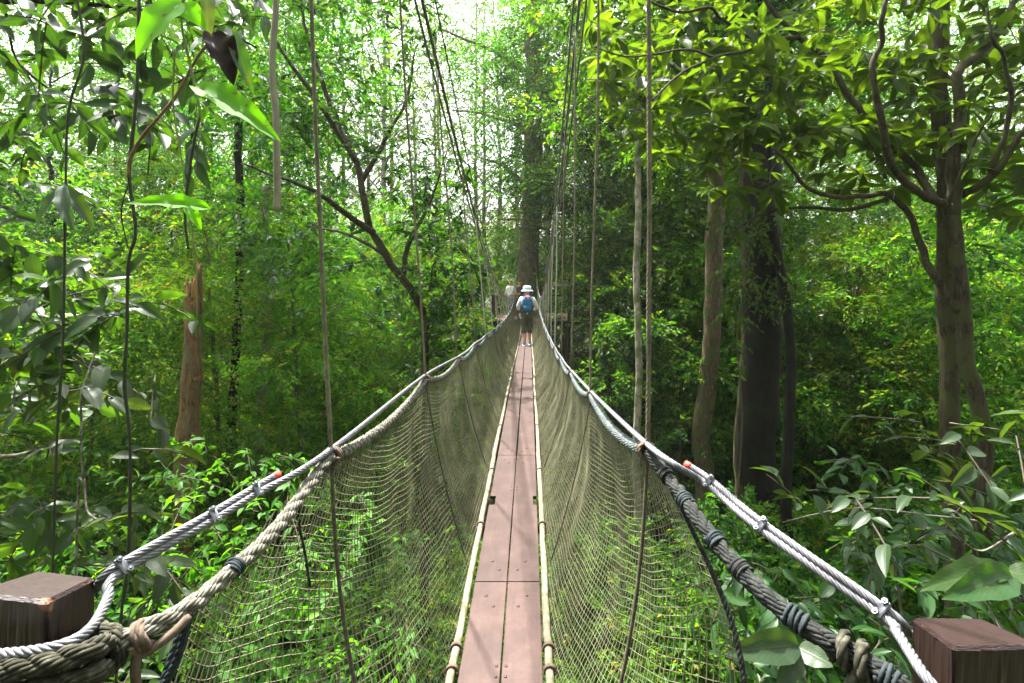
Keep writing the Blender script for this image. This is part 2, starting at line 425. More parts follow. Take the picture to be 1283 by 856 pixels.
def tube(mb, pts, r, sides=8, cap=True, wob=0.0, seed=0, **attrs):
    p = np.asarray(pts, float)
    n = len(p)
    r = np.broadcast_to(np.asarray(r, float), (n,))
    t, a, b = frames(p)
    th = np.linspace(0, 2 * np.pi, sides, endpoint=False)
    R = r[:, None] * np.ones((1, sides))
    if wob:
        g = np.random.default_rng(seed)
        for k in range(1, 5):
            ph = g.uniform(0, 6.28, 2)
            R = R * (1 + wob * np.sin(k * th[None] + ph[0] + g.uniform(0.5, 3) * np.linspace(0, 6, n)[:, None]) / k * 0.6)
    V = p[:, None] + R[..., None] * (np.cos(th)[None, :, None] * a[:, None] + np.sin(th)[None, :, None] * b[:, None])
    i, j = np.meshgrid(np.arange(n - 1), np.arange(sides), indexing='ij')
    j2 = (j + 1) % sides
    Q = np.stack([i * sides + j, i * sides + j2, (i + 1) * sides + j2, (i + 1) * sides + j], -1).reshape(-1, 4)
    mb.add(V.reshape(-1, 3), Q, **attrs)
    if cap:
        base = mb.n - n * sides
        mb.f.append(np.array([[base + k for k in range(sides)][::-1]]))
        mb.f.append(np.array([[base + (n - 1) * sides + k for k in range(sides)]]))


def strands(mb, pts, r, ref, sides=3):
    """many thin open tubes at once; pts (lines, points, 3)"""
    L, n, _ = pts.shape
    t = np.gradient(pts, axis=1); t /= np.linalg.norm(t, axis=2)[..., None] + 1e-12
    a = np.cross(t, np.asarray(ref, float)); a /= np.linalg.norm(a, axis=2)[..., None] + 1e-12
    b = np.cross(t, a)
    th = np.linspace(0, 2 * np.pi, sides, endpoint=False)
    V = pts[:, :, None] + r * (np.cos(th)[None, None, :, None] * a[:, :, None] + np.sin(th)[None, None, :, None] * b[:, :, None])
    l, i, j = np.meshgrid(np.arange(L), np.arange(n - 1), np.arange(sides), indexing='ij')
    j2 = (j + 1) % sides
    o = l * n * sides
    Q = np.stack([o + i * sides + j, o + i * sides + j2, o + (i + 1) * sides + j2, o + (i + 1) * sides + j], -1).reshape(-1, 4)
    mb.add(V.reshape(-1, 3), Q)


def twisted(mb, pts, R, k=3, pitch=0.08, step=0.006, sides=6, phase=0.0, jit=0.0, seed=0, yarns=0):
    """a laid rope: k strands wound round a path"""
    p = np.asarray(pts, float)
    L = np.linalg.norm(np.diff(p, axis=0), axis=1).sum()
    n = max(8, int(L / step))
    s0 = np.concatenate([[0], np.cumsum(np.linalg.norm(np.diff(p, axis=0), axis=1))])
    u = np.linspace(0, L, n)
    p = np.stack([np.interp(u, s0, p[:, c]) for c in range(3)], 1)
    t, a, b = frames(p)
    rs = R * (0.64 if k == 3 else 0.42)
    rc = R * 0.42 if k == 3 else R - rs * 0.85
    g = np.random.default_rng(seed)
    for q in range(k):
        an = 2 * np.pi * (q / k + u / pitch) + phase
        rr = rc * (1 + jit * np.sin(u * g.uniform(20, 60) + g.uniform(0, 6)))
        c = p + (rr * np.cos(an))[:, None] * a + (rr * np.sin(an))[:, None] * b
        if yarns:
            ty, ay, by_ = frames(c)
            for y in range(yarns):
                a2 = 2 * np.pi * (y / yarns - u / (pitch * .55)) + q
                tube(mb, c + rs * .68 * (np.cos(a2)[:, None] * ay + np.sin(a2)[:, None] * by_), rs * .40 * (1 + .18 * np.sin(u * g.uniform(50, 160) + y)), 5, True)
        else:
            tube(mb, c, rs, sides, True)
    if k > 4:
        tube(mb, p, R * 0.55, 6, False)


def coil(mb, center_path, R, r, turns, sides=8, strands_=1):
    """lashing: a thin rope wound round a short stretch of path"""
    p = smooth_path(center_path, int(turns * 18) + 2)
    t, a, b = frames(p)
    an = np.linspace(0, 2 * np.pi * turns, len(p))
    c = p + R * (np.cos(an)[:, None] * a + np.sin(an)[:, None] * b)
    if r > .005:
        twisted(mb, c, r, 3, r * 9, .003, 5)
    else:
        tube(mb, c, r, sides, True)


def box(mb, lo, hi, bevel=0.0, **at):
    lo, hi = np.asarray(lo, float), np.asarray(hi, float)
    if bevel <= 0:
        x, y, z = zip(lo, hi)
        V = [(x[i], y[j], z[k]) for i in (0, 1) for j in (0, 1) for k in (0, 1)]
        mb.add(V, [(0, 1, 3, 2), (4, 6, 7, 5), (0, 4, 5, 1), (2, 3, 7, 6), (0, 2, 6, 4), (1, 5, 7, 3)], **at)
        return
    c8 = [np.array([[lo[0], hi[0]][i], [lo[1], hi[1]][j], [lo[2], hi[2]][k]]) for i in (0, 1) for j in (0, 1) for k in (0, 1)]
    frustum(mb, c8, bevel, **at)


def frustum(mb, c8, bevel, **at):
    """box from 8 corners (index i*4+j*2+k) with chamfered edges"""
    c8 = [np.asarray(c, float) for c in c8]
    V, idx = [], {}
    for i in (0, 1):
        for j in (0, 1):
            for k in (0, 1):
                q = i * 4 + j * 2 + k
                c = c8[q]
                nb = [c8[(1 - i) * 4 + j * 2 + k], c8[i * 4 + (1 - j) * 2 + k], c8[i * 4 + j * 2 + 1 - k]]
                d = [(x - c) / np.linalg.norm(x - c) * bevel for x in nb]
                for ax in range(3):     # vertex lying in the face whose normal is axis ax
                    o = [d[m] for m in range(3) if m != ax]
                    idx[(q, ax)] = len(V); V.append(c + o[0] + o[1])
    Fs = []
    def qi(i, j, k): return i * 4 + j * 2 + k
    for s in (0, 1):
        Fs.append([idx[(qi(s, a, b), 0)] for a, b in ((0, 0), (1, 0), (1, 1), (0, 1))][::(1 if s else -1)])
        Fs.append([idx[(qi(a, s, b), 1)] for a, b in ((0, 0), (1, 0), (1, 1), (0, 1))][::(-1 if s else 1)])
        Fs.append([idx[(qi(a, b, s), 2)] for a, b in ((0, 0), (1, 0), (1, 1), (0, 1))][::(1 if s else -1)])
    for a in (0, 1):
        for b in (0, 1):
            Fs.append([idx[(qi(0, a, b), 1)], idx[(qi(1, a, b), 1)], idx[(qi(1, a, b), 2)], idx[(qi(0, a, b), 2)]])
            Fs.append([idx[(qi(a, 0, b), 0)], idx[(qi(a, 1, b), 0)], idx[(qi(a, 1, b), 2)], idx[(qi(a, 0, b), 2)]])
            Fs.append([idx[(qi(a, b, 0), 0)], idx[(qi(a, b, 1), 0)], idx[(qi(a, b, 1), 1)], idx[(qi(a, b, 0), 1)]])
    for q in range(8):
        Fs.append([idx[(q, 0)], idx[(q, 1)], idx[(q, 2)]])
    mb.add(V, Fs, **at)


def lathe(mb, prof, c=(0, 0, 0), n=20):
    prof = np.asarray(prof, float)
    th = np.linspace(0, 2 * np.pi, n, endpoint=False)
    V = np.stack([prof[:, 0][:, None] * np.cos(th), prof[:, 0][:, None] * np.sin(th), np.repeat(prof[:, 1][:, None], n, 1)], -1) + np.asarray(c)
    i, j = np.meshgrid(np.arange(len(prof) - 1), np.arange(n), indexing='ij')
    j2 = (j + 1) % n
    mb.add(V.reshape(-1, 3), np.stack([i * n + j, i * n + j2, (i + 1) * n + j2, (i + 1) * n + j], -1).reshape(-1, 4))


# ------------------------------------------------------------------ leaves
T_LO = (np.array([(0, 0, 0), (.42, -.5, .12), (1, 0, -.10), (.42, .5, .12)], float), [(0, 1, 2), (0, 2, 3)])
T_MID = (np.array([(0, 0, 0), (.30, -.40, .08), (.36, 0, .02), (.30, .40, .08), (.64, -.44, .03), (.70, 0, -.04), (.64, .44, .03), (1, 0, -.17)], float),
         [(0, 1, 2), (0, 2, 3), (1, 4, 5, 2), (2, 5, 6, 3), (4, 7, 5), (5, 7, 6)])


def t_hi(shape='ovate', n=12, droop=0.22, fold=0.16, wave=0.05):
    u = np.linspace(0, 1, n)
    if shape == 'ovate':
        w = 0.5 * np.sin(np.pi * u ** 0.75) ** 0.8
    elif shape == 'obovate':
        w = 0.5 * np.sin(np.pi * u ** 1.35) ** 0.85
    elif shape == 'heart':
        w = 0.52 * np.clip(np.sin(np.pi * (0.14 + 0.86 * u) ** 0.8), 0, 1) ** 0.9
    else:
        w = 0.5 * np.sin(np.pi * u) ** 0.9
    w[0], w[-1] = 0.015, 0.004
    V, Fs = [], []
    cols = (-1, -.5, 0, .5, 1)
    for i in range(n):
        for c in cols:
            v = c * w[i]
            z = -droop * u[i] ** 2 + fold * abs(c) * w[i] + wave * math.sin(u[i] * 19 + (1.3 if c > 0 else 0)) * abs(c) ** 2 * w[i]
            V.append((u[i], v, z))
    for i in range(n - 1):
        for k in range(4):
            Fs.append((i * 5 + k, (i + 1) * 5 + k, (i + 1) * 5 + k + 1, i * 5 + k + 1))
    return (np.array(V), Fs)


def unit(a):
    return a / (np.linalg.norm(a, axis=-1, keepdims=True) + 1e-12)


def add_leaves(mb, pos, d, nrm, L, W, tpl, rnd):
    V, Fs = tpl
    d = unit(d)
    s = unit(np.cross(nrm, d)); n2 = np.cross(d, s)
    m = len(pos)
    L = np.broadcast_to(L, (m,)); W = np.broadcast_to(W, (m,))
    W_ = (pos[:, None] + (V[None, :, 0] * L[:, None])[..., None] * d[:, None]
          + (V[None, :, 1] * W[:, None])[..., None] * s[:, None]
          + (V[None, :, 2] * L[:, None])[..., None] * n2[:, None])
    k = len(V)
    at = dict(rnd=np.repeat(rnd, k), leaf_u=np.tile(V[:, 0], m), leaf_v=np.tile(V[:, 1], m))
    for key in at:
        mb.attr.setdefault(key, [])
    for key in mb.attr:
        mb.attr[key].append(at[key])
    by = {}
    for q in Fs:
        by.setdefault(len(q), []).append(q)
    off = (np.arange(m) * k)[:, None, None]
    for q in by.values():
        A = np.array(q, int)[None] + off + mb.n
        mb.f.append(A.reshape(-1, A.shape[2]))
    mb.v.append(W_.reshape(-1, 3)); mb.n += m * k


def sprays(mb, anchors, dirs, length, k, leafL, ratio, tpl, g, tilt=0.45, ang=55, droop=0.25, twigs=None, bias=None):
    """leafy twigs: k leaves set alternately along each twig"""
    m = len(anchors)
    d = unit(dirs)
    up = np.array([0, 0, 1.0]) + g.normal(0, 0.35, (m, 3))
    side = unit(np.cross(d, up)); up = np.cross(side, d)
    ln = length * g.uniform(0.6, 1.25, m)
    s = (np.arange(k) + 0.6) / k
    sgn = np.where(np.arange(k) % 2 == 0, 1.0, -1.0)
    S = s[None, :] + g.normal(0, 0.04, (m, k))
    pos = anchors[:, None] + d[:, None] * (S * ln[:, None])[..., None]
    pos[..., 2] -= droop * ln[:, None] * S ** 2
    pos += g.normal(0, 0.045 * length, (m, k, 3))
    a = np.radians(ang) * (1 - 0.75 * np.clip(S, 0, 1) ** 3) + g.normal(0, 0.42, (m, k))
    ld = d[:, None] * np.cos(a)[..., None] + side[:, None] * (np.sin(a) * sgn)[..., None] + g.normal(0, 0.32, (m, k, 3))
    ld[..., 2] -= 0.4 * droop + droop * S
    nr = up[:, None] + g.normal(0, tilt, (m, k, 3))
    L = leafL * g.uniform(0.6, 1.3, (m, k)) * (1 - 0.25 * np.abs(S - 0.5))
    rnd = np.clip(g.beta(2, 2.4, (m, k)) + (0 if bias is None else bias[:, None]), 0, 1)
    add_leaves(mb, pos.reshape(-1, 3), ld.reshape(-1, 3), nr.reshape(-1, 3), L.ravel(), (L * ratio * g.uniform(0.85, 1.15, (m, k))).ravel(), tpl, rnd.ravel())
    if twigs is not None:
        u = np.linspace(0, 1, 4)
        pts = anchors[:, None] + d[:, None] * (u[None] * ln[:, None])[..., None]
        pts[..., 2] -= droop * ln[:, None] * u[None] ** 2
        strands(twigs, pts, 0.006, (0.3, 0.2, 0.93))


def blob_sprays(blobs, n, g, shell=0.55):
    """anchor points and outward directions spread through ellipsoid clumps"""
    vol = np.array([b[3] * b[4] * b[5] for b in blobs]) ** 0.7
    cnt = g.multinomial(n, vol / vol.sum())
    A, D = [], []
    for b, c in zip(blobs, cnt):
        q = unit(g.normal(0, 1, (c, 3)))
        r = g.uniform(shell ** 3, 1, c) ** (1 / 3)
        A.append(np.array(b[:3]) + q * r[:, None] * np.array(b[3:6]) * g.uniform(0.8, 1.1, (c, 1)))
        D.append(unit(q * np.array([1, 1, 0.45]) + g.normal(0, 0.35, (c, 3))))
    return np.concatenate(A), np.concatenate(D)


# ------------------------------------------------------------------ ground
def gz(x, y):
    x, y = np.asarray(x, float), np.asarray(y, float)
    b = -8.6 + 0.12 * np.clip(np.abs(x) - 5, 0, 40) + 0.05 * np.clip(y - 12, 0, 60)
    return b + 0.35 * np.sin(x * 0.41 + 1) * np.cos(y * 0.33) + 0.18 * np.sin(x * 1.1 + y * 0.8)


def ground():
    ax = np.concatenate([-np.geomspace(400, 30, 18), np.linspace(-28, 28, 57), np.geomspace(30, 400, 18)])
    ay = np.concatenate([np.linspace(-120, -12, 12), np.linspace(-10, 60, 71), np.geomspace(63, 500, 18)])
    X, Y = np.meshgrid(ax, ay, indexing='ij')
    V = np.stack([X, Y, gz(X, Y)], -1).reshape(-1, 3)
    nx, ny = X.shape
    i, j = np.meshgrid(np.arange(nx - 1), np.arange(ny - 1), indexing='ij')
    Q = np.stack([i * ny + j, (i + 1) * ny + j, (i + 1) * ny + j + 1, i * ny + j + 1], -1).reshape(-1, 4)
    mb = MB(); mb.add(V, Q)
    o = mb.build('ground', M['soil']); o['kind'] = 'structure'
ground()

# ------------------------------------------------------------------ the bridge
DX = -0.11                      # deck centre line
def dz(Y):                      # deck height
    Y = np.asarray(Y, float)
    return np.where(Y < 15, -1.55 - 0.0026 * Y ** 2, np.interp(Y, [15, 18, 22], [-2.135, -2.14, -2.08]))

HL = np.array([(0.9, -0.60), (1.48, -0.515), (2.80, -0.572), (4.12, -0.690), (5.44, -0.76), (6.76, -0.84), (9, -0.98), (12, -1.12), (15.9, -1.19), (22, -1.08)])
HR = np.array([(0.9, -0.62), (1.48, -0.500), (2.80, -0.660), (4.12, -0.800), (5.44, -0.91), (6.76, -1.00), (9, -1.11), (12, -1.21), (15.9, -1.25), (22, -1.10)])
BAYS = 1.48 + 1.32 * np.arange(16)      # where hangers meet the hand cables
END = BAYS[-1]
def hx(s, Y):
    return np.where(np.asarray(Y) >= 0, DX + s * (0.46 if s < 0 else 0.45), 0)
def hz(s, Y):
    T = HL if s < 0 else HR
    return np.interp(Y, T[:, 0], T[:, 1])
def rope_sag(Y):
    u = np.mod((np.asarray(Y) - 1.48) / 1.32, 1.0)
    return np.where(np.asarray(Y) < 1.48, 0.0, 4 * u * (1 - u))

# --- walkway boards
walk = empty('footbridge_walkway', 'long narrow reddish board walkway with pale side poles along the rope bridge', 'walkway', (DX, 0.6, float(dz(0.6))))
JO = [-0.9, 0.71, 2.58, 4.45, 6.6, 8.85, 11.0, 13.1, 15.2, 17.3, 19.4, 21.6]
GAP = 0.004
wl = np.array(walk.location)
for i in range(len(JO) - 1):
    y0, y1 = JO[i] + GAP, JO[i + 1] - GAP
    for s in (-1, 1):
        x0, x1 = sorted((DX + s * (0.003 if i < 3 else 0.0065), DX + s * 0.163))
        zc = float(dz((y0 + y1) / 2))
        mb = MB()
        ys = np.linspace(y0, y1, 6)
        xs = x1 if s > 0 else x0
        secs = []
        rows = []
        notch = (i == 2)
        yy = list(ys)
        if notch:
            yy = sorted(yy + [3.46, 3.461, 3.60, 3.601])
        for y in yy:
            a, b = x0, x1
            if notch and 3.4605 <= y <= 3.6005:
                if s > 0: b = x1 - 0.026
                else: a = x0 + 0.038
            z = float(dz(y))
            rows.append([(a, y, z - 0.022), (b, y, z - 0.022), (b, y, z - 0.002), (b - 0.002, y, z), (a + 0.002, y, z), (a, y, z - 0.002)])
        V = np.array(rows).reshape(-1, 3)
        n = len(rows); k = 6
        ii, jj = np.meshgrid(np.arange(n - 1), np.arange(k), indexing='ij')
        Q = np.stack([ii * k + jj, ii * k + (jj + 1) % k, (ii + 1) * k + (jj + 1) % k, (ii + 1) * k + jj], -1).reshape(-1, 4)
        mb.add(V - wl, Q)
        mb.f.append(np.array([list(range(k))[::-1], [(n - 1) * k + q for q in range(k)]]))
        pk = mb.build('plank', M['plank'], walk, smooth=False)
        if 0 <= i <= 4:
            spots = [(0.045, 0.10), (0.085, 0.18), (0.055, y1 - y0 - 0.19), (0.095, y1 - y0 - 0.11)]
            if i < 4:
                mid = {1: 1.55, 2: 1.42, 3: 0.95}.get(i, 0.5) if s else 0
                for dy in (0, 0.055):
                    spots.append((0.016, mid - 0.3 + dy)); spots.append((0.016, mid + 0.28 + dy) if i == 2 else (0.118, (y1 - y0) * 0.5 + dy * 4))
            for bx, by in spots:
                b = MB()
                y = y0 + by
                r = 0.0065 if bx < 0.03 else 0.008
                lathe(b, [(r, -0.001), (r, 0.0022), (r * 0.7, 0.0034), (0.0001, 0.0036)], np.array((DX + s * (0.003 + bx), y, float(dz(y)))) - wl, 10)
                b.build('bolt', M['bolt'], pk)
for s in (-1, 1):
    mb = MB()
    Y = np.linspace(0.3, 21.6, 260)
    g = np.random.default_rng(3 + s)
    wob = np.convolve(g.normal(0, 0.012, 300), np.ones(14) / 14, 'same')[:260]
    pts = np.stack([DX + s * (0.190 + wob), Y, dz(Y) + 0.012 + wob * 0.4], 1) - wl
    rr = 0.0165 * (1 + 0.12 * np.convolve(g.normal(0, 1, 300), np.ones(8) / 8, 'same')[:260])
    tube(mb, pts, rr, 9, True, wob=0.05, seed=4)
    for Yb in np.arange(0.9, 21, 2.2):          # swollen joints of the pole
        c = np.array((DX + s * 0.19, Yb, float(dz(Yb)) + 0.012)) - wl
        tube(mb, [c + (0, -0.012, 0), c, c + (0, 0.012, 0)], [0.0165, 0.0195, 0.0165], 9)
    pl = mb.build('side_pole', M['pole'], walk)
    for Yb in (1.25, 1.98, 2.10, 3.15, 4.05, 5.3, 6.7, 8.3, 10.2):
        m2 = MB()
        c0 = np.array((DX + s * 0.19, Yb, float(dz(Yb)) + 0.012)) - wl
        coil(m2, [c0 + (0, -0.008, 0), c0, c0 + (0, 0.008, 0)], 0.021, 0.005, 2.3, 6)
        tube(m2, [c0 + (s * 0.018, 0, 0), c0 + (s * 0.04, 0.004, -0.012)], [0.006, 0.004], 6)
        m2.build('tie', M['rope_tan'], pl)
# under-deck cross bars
for Yb in np.arange(0.6, 21.5, 1.32):
    z = float(dz(Yb)); mb = MB()
    box(mb, np.array((DX - 0.24, Yb - 0.025, z - 0.075)) - wl, np.array((DX + 0.24, Yb + 0.025, z - 0.025)) - wl)
    mb.build('cross_bar', M['timber_dark'], walk, smooth=False)

# --- side nets
def net(s):
    Y0 = 1.0 if s < 0 else 1.34
    nv = int((END - Y0) / 0.023)
    nh = 48
    T = np.linspace(0, 1, nh)
    g = np.random.default_rng(20 + s)
    def surf(Y, t):
        top = np.stack([hx(s, Y) + 0 * t, Y + 0 * t, hz(s, Y) - 0.05 * rope_sag(Y) - 0.012 + 0 * t], -1)
        early = np.clip((1.48 - Y) / 0.5, 0, 1)
        top[..., 0] += s * 0.09 * early
        top[..., 2] -= 0.04 * early
        bot = np.stack([DX + s * 0.205 + 0 * t, Y + 0.0 * t, dz(Y) + 0.0 * t], -1)
        p = top + (bot - top) * t[..., None]
        p[..., 1] -= 0.40 * t * np.exp(-(Y - 1.3) / 3.0)
        p[..., 0] += s * ((0.075 + (0.20 if s > 0 else 0.10) * np.exp(-np.clip(Y - 1.25, 0, 9) / 0.55)) * np.sin(np.pi * t) + 0.012 * np.sin(Y * 5.5 + 2.2 * t + s) * np.sin(np.pi * t) + 0.005 * np.sin(Y * 17 + 4 * t) * np.sin(np.pi * t))
        p[..., 1] += (0.022 * np.sin(Y * 3.1 + 3.1 * t) + 0.007 * np.sin(Y * 9 - 6 * t + 1)) * np.sin(np.pi * t)
        p[..., 2] += (0.012 * np.sin(Y * 2.3 + 9 * t + 1) + 0.007 * np.sin(Y * 6.7 + 15 * t) + 0.0015 * np.sin(Y * 31 + 21 * t)) * np.sin(np.pi * t)
        return p
    mb = MB()
    Yv = np.linspace(Y0, END, nv) + g.normal(0, 0.0025, nv)
    YY, TT = np.meshgrid(Yv, np.linspace(0, 1, 22), indexing='ij')
    strands(mb, surf(YY, TT), 0.00155, (0.05, 1, 0.1))
    Yh = np.concatenate([np.linspace(Y0, 4, 260, endpoint=False), np.linspace(4, END, 300)])
    dl = 0.75 * np.exp(-(Yh - 1.0) / 0.8)          # rows run down from the near rope end to the deck
    for r_ in np.arange(1, int(nh * 1.6)) / (nh - 1.0):
        tt = r_ + g.normal(0, 0.002) - dl
        ok = (tt > 0.004) & (tt < 0.996)
        if ok.sum() > 6:
            strands(mb, surf(Yh[ok], tt[ok])[None], 0.0010, (0.2, 0.1, 1))
    nm = 'left' if s < 0 else 'right'
    root = empty('safety_net', f'fine pale green mesh net hanging from the {nm} hand rope down to the walkway edge', 'net', (DX + s * 0.2, Y0, float(dz(Y0))))
    rl = np.array(root.location)
    mb.v = [v - rl for v in mb.v]
    mb.build('mesh', M['net'], root)
    e = MB()
    ed = surf(np.full(20, Y0), np.linspace(0, 1, 20)) - rl
    twisted(e, ed, 0.007, 3, 0.04, 0.008, 5)
    e.build('edge_cord', M['twine'] if s < 0 else M['rope_dark'], root)
    for yy in ((1.34,) if s < 0 else ()):            # loose twine tails hanging off the rope
        q = MB()
        c = surf(np.full(1, yy), np.zeros(1))[0] - rl
        tube(q, smooth_path([c, c + (s * 0.015, 0.01, -0.09), c + (s * 0.0, 0.02, -0.2), c + (-s * 0.02, 0.0, -0.27)], 12), 0.0035, 5)
        q.build('loose_twine', M['twine'] if yy < 1.2 else M['rope_dark'], root)
net(-1); net(1)

# --- posts
def post(pts_top, label, chip_corner):
    """pts_top: near-left, near-right, far-left, far-right corners of the top"""
    nl, nr, fl, fr = [np.asarray(p) for p in pts_top]
    zb = -1.62
    def dn(p): return np.array((p[0], p[1], zb))
    c8 = [dn(nl), nl, dn(fl), fl, dn(nr), nr, dn(fr), fr]     # i: left/right, j: near/far, k: bottom/top
    mb = MB(); frustum(mb, c8, 0.006, chip=0.0)
    V = mb.v[0]
    if chip_corner is not None:                                # knock the near corner off
        c = np.asarray(chip_corner)
        for q in range(len(V)):
            if np.linalg.norm(V[q] - c) < 0.03:
                V[q] += (c8[0] + c8[6] - 2 * c) * np.array((1, 1, 0)) * 0.09 + np.array((0, 0, -0.010))
    base = (nl + nr + fl + fr) / 4; base[2] = zb
    import bmesh
    o = mb.build('wooden_post', M['post'], smooth=False, loc=base)
    bm = bmesh.new(); bm.from_mesh(o.data)
    bmesh.ops.recalc_face_normals(bm, faces=bm.faces)
    bmesh.ops.subdivide_edges(bm, edges=bm.edges, cuts=22, use_grid_fill=True)
    g = np.random.default_rng(5)
    for v in bm.verts:
        v.co.x += g.normal(0, 0.0006); v.co.y += g.normal(0, 0.0006)
    bm.to_mesh(o.data); bm.free()
    n = len(o.data.vertices)
    co = np.zeros(n * 3); o.data.vertices.foreach_get('co', co); co = co.reshape(-1, 3) + base
    def seg(a, b):
        t = np.clip(((co - a) @ (b - a)) / ((b - a) @ (b - a)), 0, 1)[:, None]
        return np.linalg.norm(co - (a + (b - a) * t), axis=1)
    edge = np.minimum(np.minimum(seg(nl, nr), seg(nl, fl)), seg(nr, fr))
    ch = 0.60 * np.exp(-(edge / 0.008) ** 2)
    if chip_corner is not None:
        ch = np.maximum(ch, 0.66 * np.exp(-(np.minimum(seg(nr, nr + (fr - nr) * .9) , seg(nr, nr + (nl - nr) * .5)) / 0.012) ** 2))
        ch = np.maximum(ch, 1.5 * np.exp(-(np.linalg.norm(co - np.asarray(chip_corner) - (c8[0] + c8[6] - 2 * nr) * np.array((1, 1, 0)) * 0.06, axis=1) / 0.030) ** 2))
    o.data.attributes['chip'].data.foreach_set('value', ch.astype(np.float32))
    return tag(o, label, 'post')
PL = [P(-38, 742, 0.86), P(62, 753, 0.83), P(48, 715, 1.0), P(119, 723, 0.96)]
post(PL, 'dark red wooden post with a chipped top corner, wrapped by cable and mossy rope, left', PL[1])
PR = [P(1195, 811, 0.80), P(1306, 809, 0.82), P(1142, 773, 0.925), P(1229, 774, 0.925)]
post(PR, 'dark red wooden post top with clean square edges beside the blackened rope, right', None)

# --- steel hand cables
def wire_clip(c, t, side, up, parent):
    """saddle, U-bolt and two nuts gripping the doubled cable at c"""
    t, side = unit(np.asarray(t, float)), np.asarray(side, float)
    side = unit(side - t * side.dot(t)); up = np.cross(side, t); up = up if up[2] > 0 else -up
    b = MB()
    W = 0.0115
    u = []
    for a in np.linspace(0, math.pi, 10):
        u.append(c + side * W * math.cos(a) * 1.15 + up * (-0.004 - 0.013 * math.sin(a)))
    u = [c + side * W * 1.15 + up * 0.022] + u + [c - side * W * 1.15 + up * 0.022]
    tube(b, smooth_path(u, 30), 0.0029, 7)
    o = b.build('wire_clip', M['clip_steel'], parent)
    sd = MB()
    c8 = []
    for i in (-1, 1):
        for j in (-1, 1):
            for k in (0, 1):
                c8.append(c + side * i * 0.018 + t * j * 0.007 + up * (0.0085 + 0.006 * k))
    frustum(sd, c8, 0.002)
    sd.build('saddle', M['clip_steel'], o)
    for k in (-1, 1):
        nb = MB()
        q = c + side * W * 1.15 * k
        tube(nb, [q + up * 0.0147, q + up * 0.0207], 0.0056, 6)
        nb.build('nut', M['clip_steel'], o, smooth=False)


def hand_cable(s):
    if s < 0:
        front = [P(-70, 822, 0.80), P(-10, 821, 0.795), P(50, 815, 0.795), P(92, 803, 0.81), P(118, 782, 0.86), P(135, 750, 0.92)]
        back = [P(60, 742, 1.03), P(115, 740, 0.985)]
        clip = P(150, 718, 0.965)
        clips = [clip, P(270, 650, 1.135), P(321, 619, 1.235)]
        tape = P(350, 602, 1.30)
    else:
        front = [P(1300, 960, 0.755), P(1215, 905, 0.765), P(1166, 856, 0.79), P(1140, 818, 0.85), P(1122, 790, 0.90)]
        back = [P(1230, 802, 1.0), P(1146, 797, 0.962)]
        clip = P(1104, 771, 0.945)
        clips = [clip, P(949, 661, 1.16), P(884, 600, 1.325)]
        clips[2] = P(884, 606, 1.33)
        tape = P(857, 588, 1.385)
    H = [np.array((float(hx(s, y)), y, float(hz(s, y)))) for y in BAYS]
    lead = [clips[1], clips[2]]
    lab = ('silvery twisted steel hand cable looped round the chipped left post' if s < 0 else
           'silvery twisted steel hand cable looped round the square right post')
    root = empty('steel_cable', lab, 'cable', clip)
    rl = np.array(root.location)
    near = smooth_path(front + [clip] + lead + H[:3], 220) - rl
    mb = MB()
    twisted(mb, near, 0.0085, 6, 0.075, 0.004, 6)
    far = []
    for i in range(2, len(H)):
        far.append(H[i])
        if i + 1 < len(H):
            far.append((H[i] + H[i + 1]) / 2 - np.array((0, 0, 0.012)))
    tube(mb, smooth_path(far, 160) - rl, 0.0095, 7)
    mb.build('main_strand', M['steel'], root)
    # the dead end doubled back beside the main strand up to the red tape
    lat = np.array((-0.6, 0.1, 0.75)) * 0.0155 if s < 0 else np.array((0.75, 0.1, 0.6)) * 0.0165
    d = MB()
    dead = smooth_path(back + [clip + lat * 0.9] + [c + lat for c in lead] + [tape + lat], 90) - rl
    twisted(d, dead, 0.0082, 6, 0.075, 0.004, 6)
    d.build('tail_strand', M['steel'], root)
    tp = MB()
    tube(tp, [dead[-2], dead[-1], dead[-1] + unit(dead[-1] - dead[-2]) * 0.010], [0.0096, 0.0097, 0.0085], 10)
    tp.build('red_tape', M['tape'], root)
    for c in clips:
        i = np.argmin(np.linalg.norm(near + rl - c, axis=1))
        wire_clip(near[i] + lat * 0.5, near[min(i + 3, len(near) - 1)] - near[i - 3], lat, None, root)
hand_cable(-1); hand_cable(1)

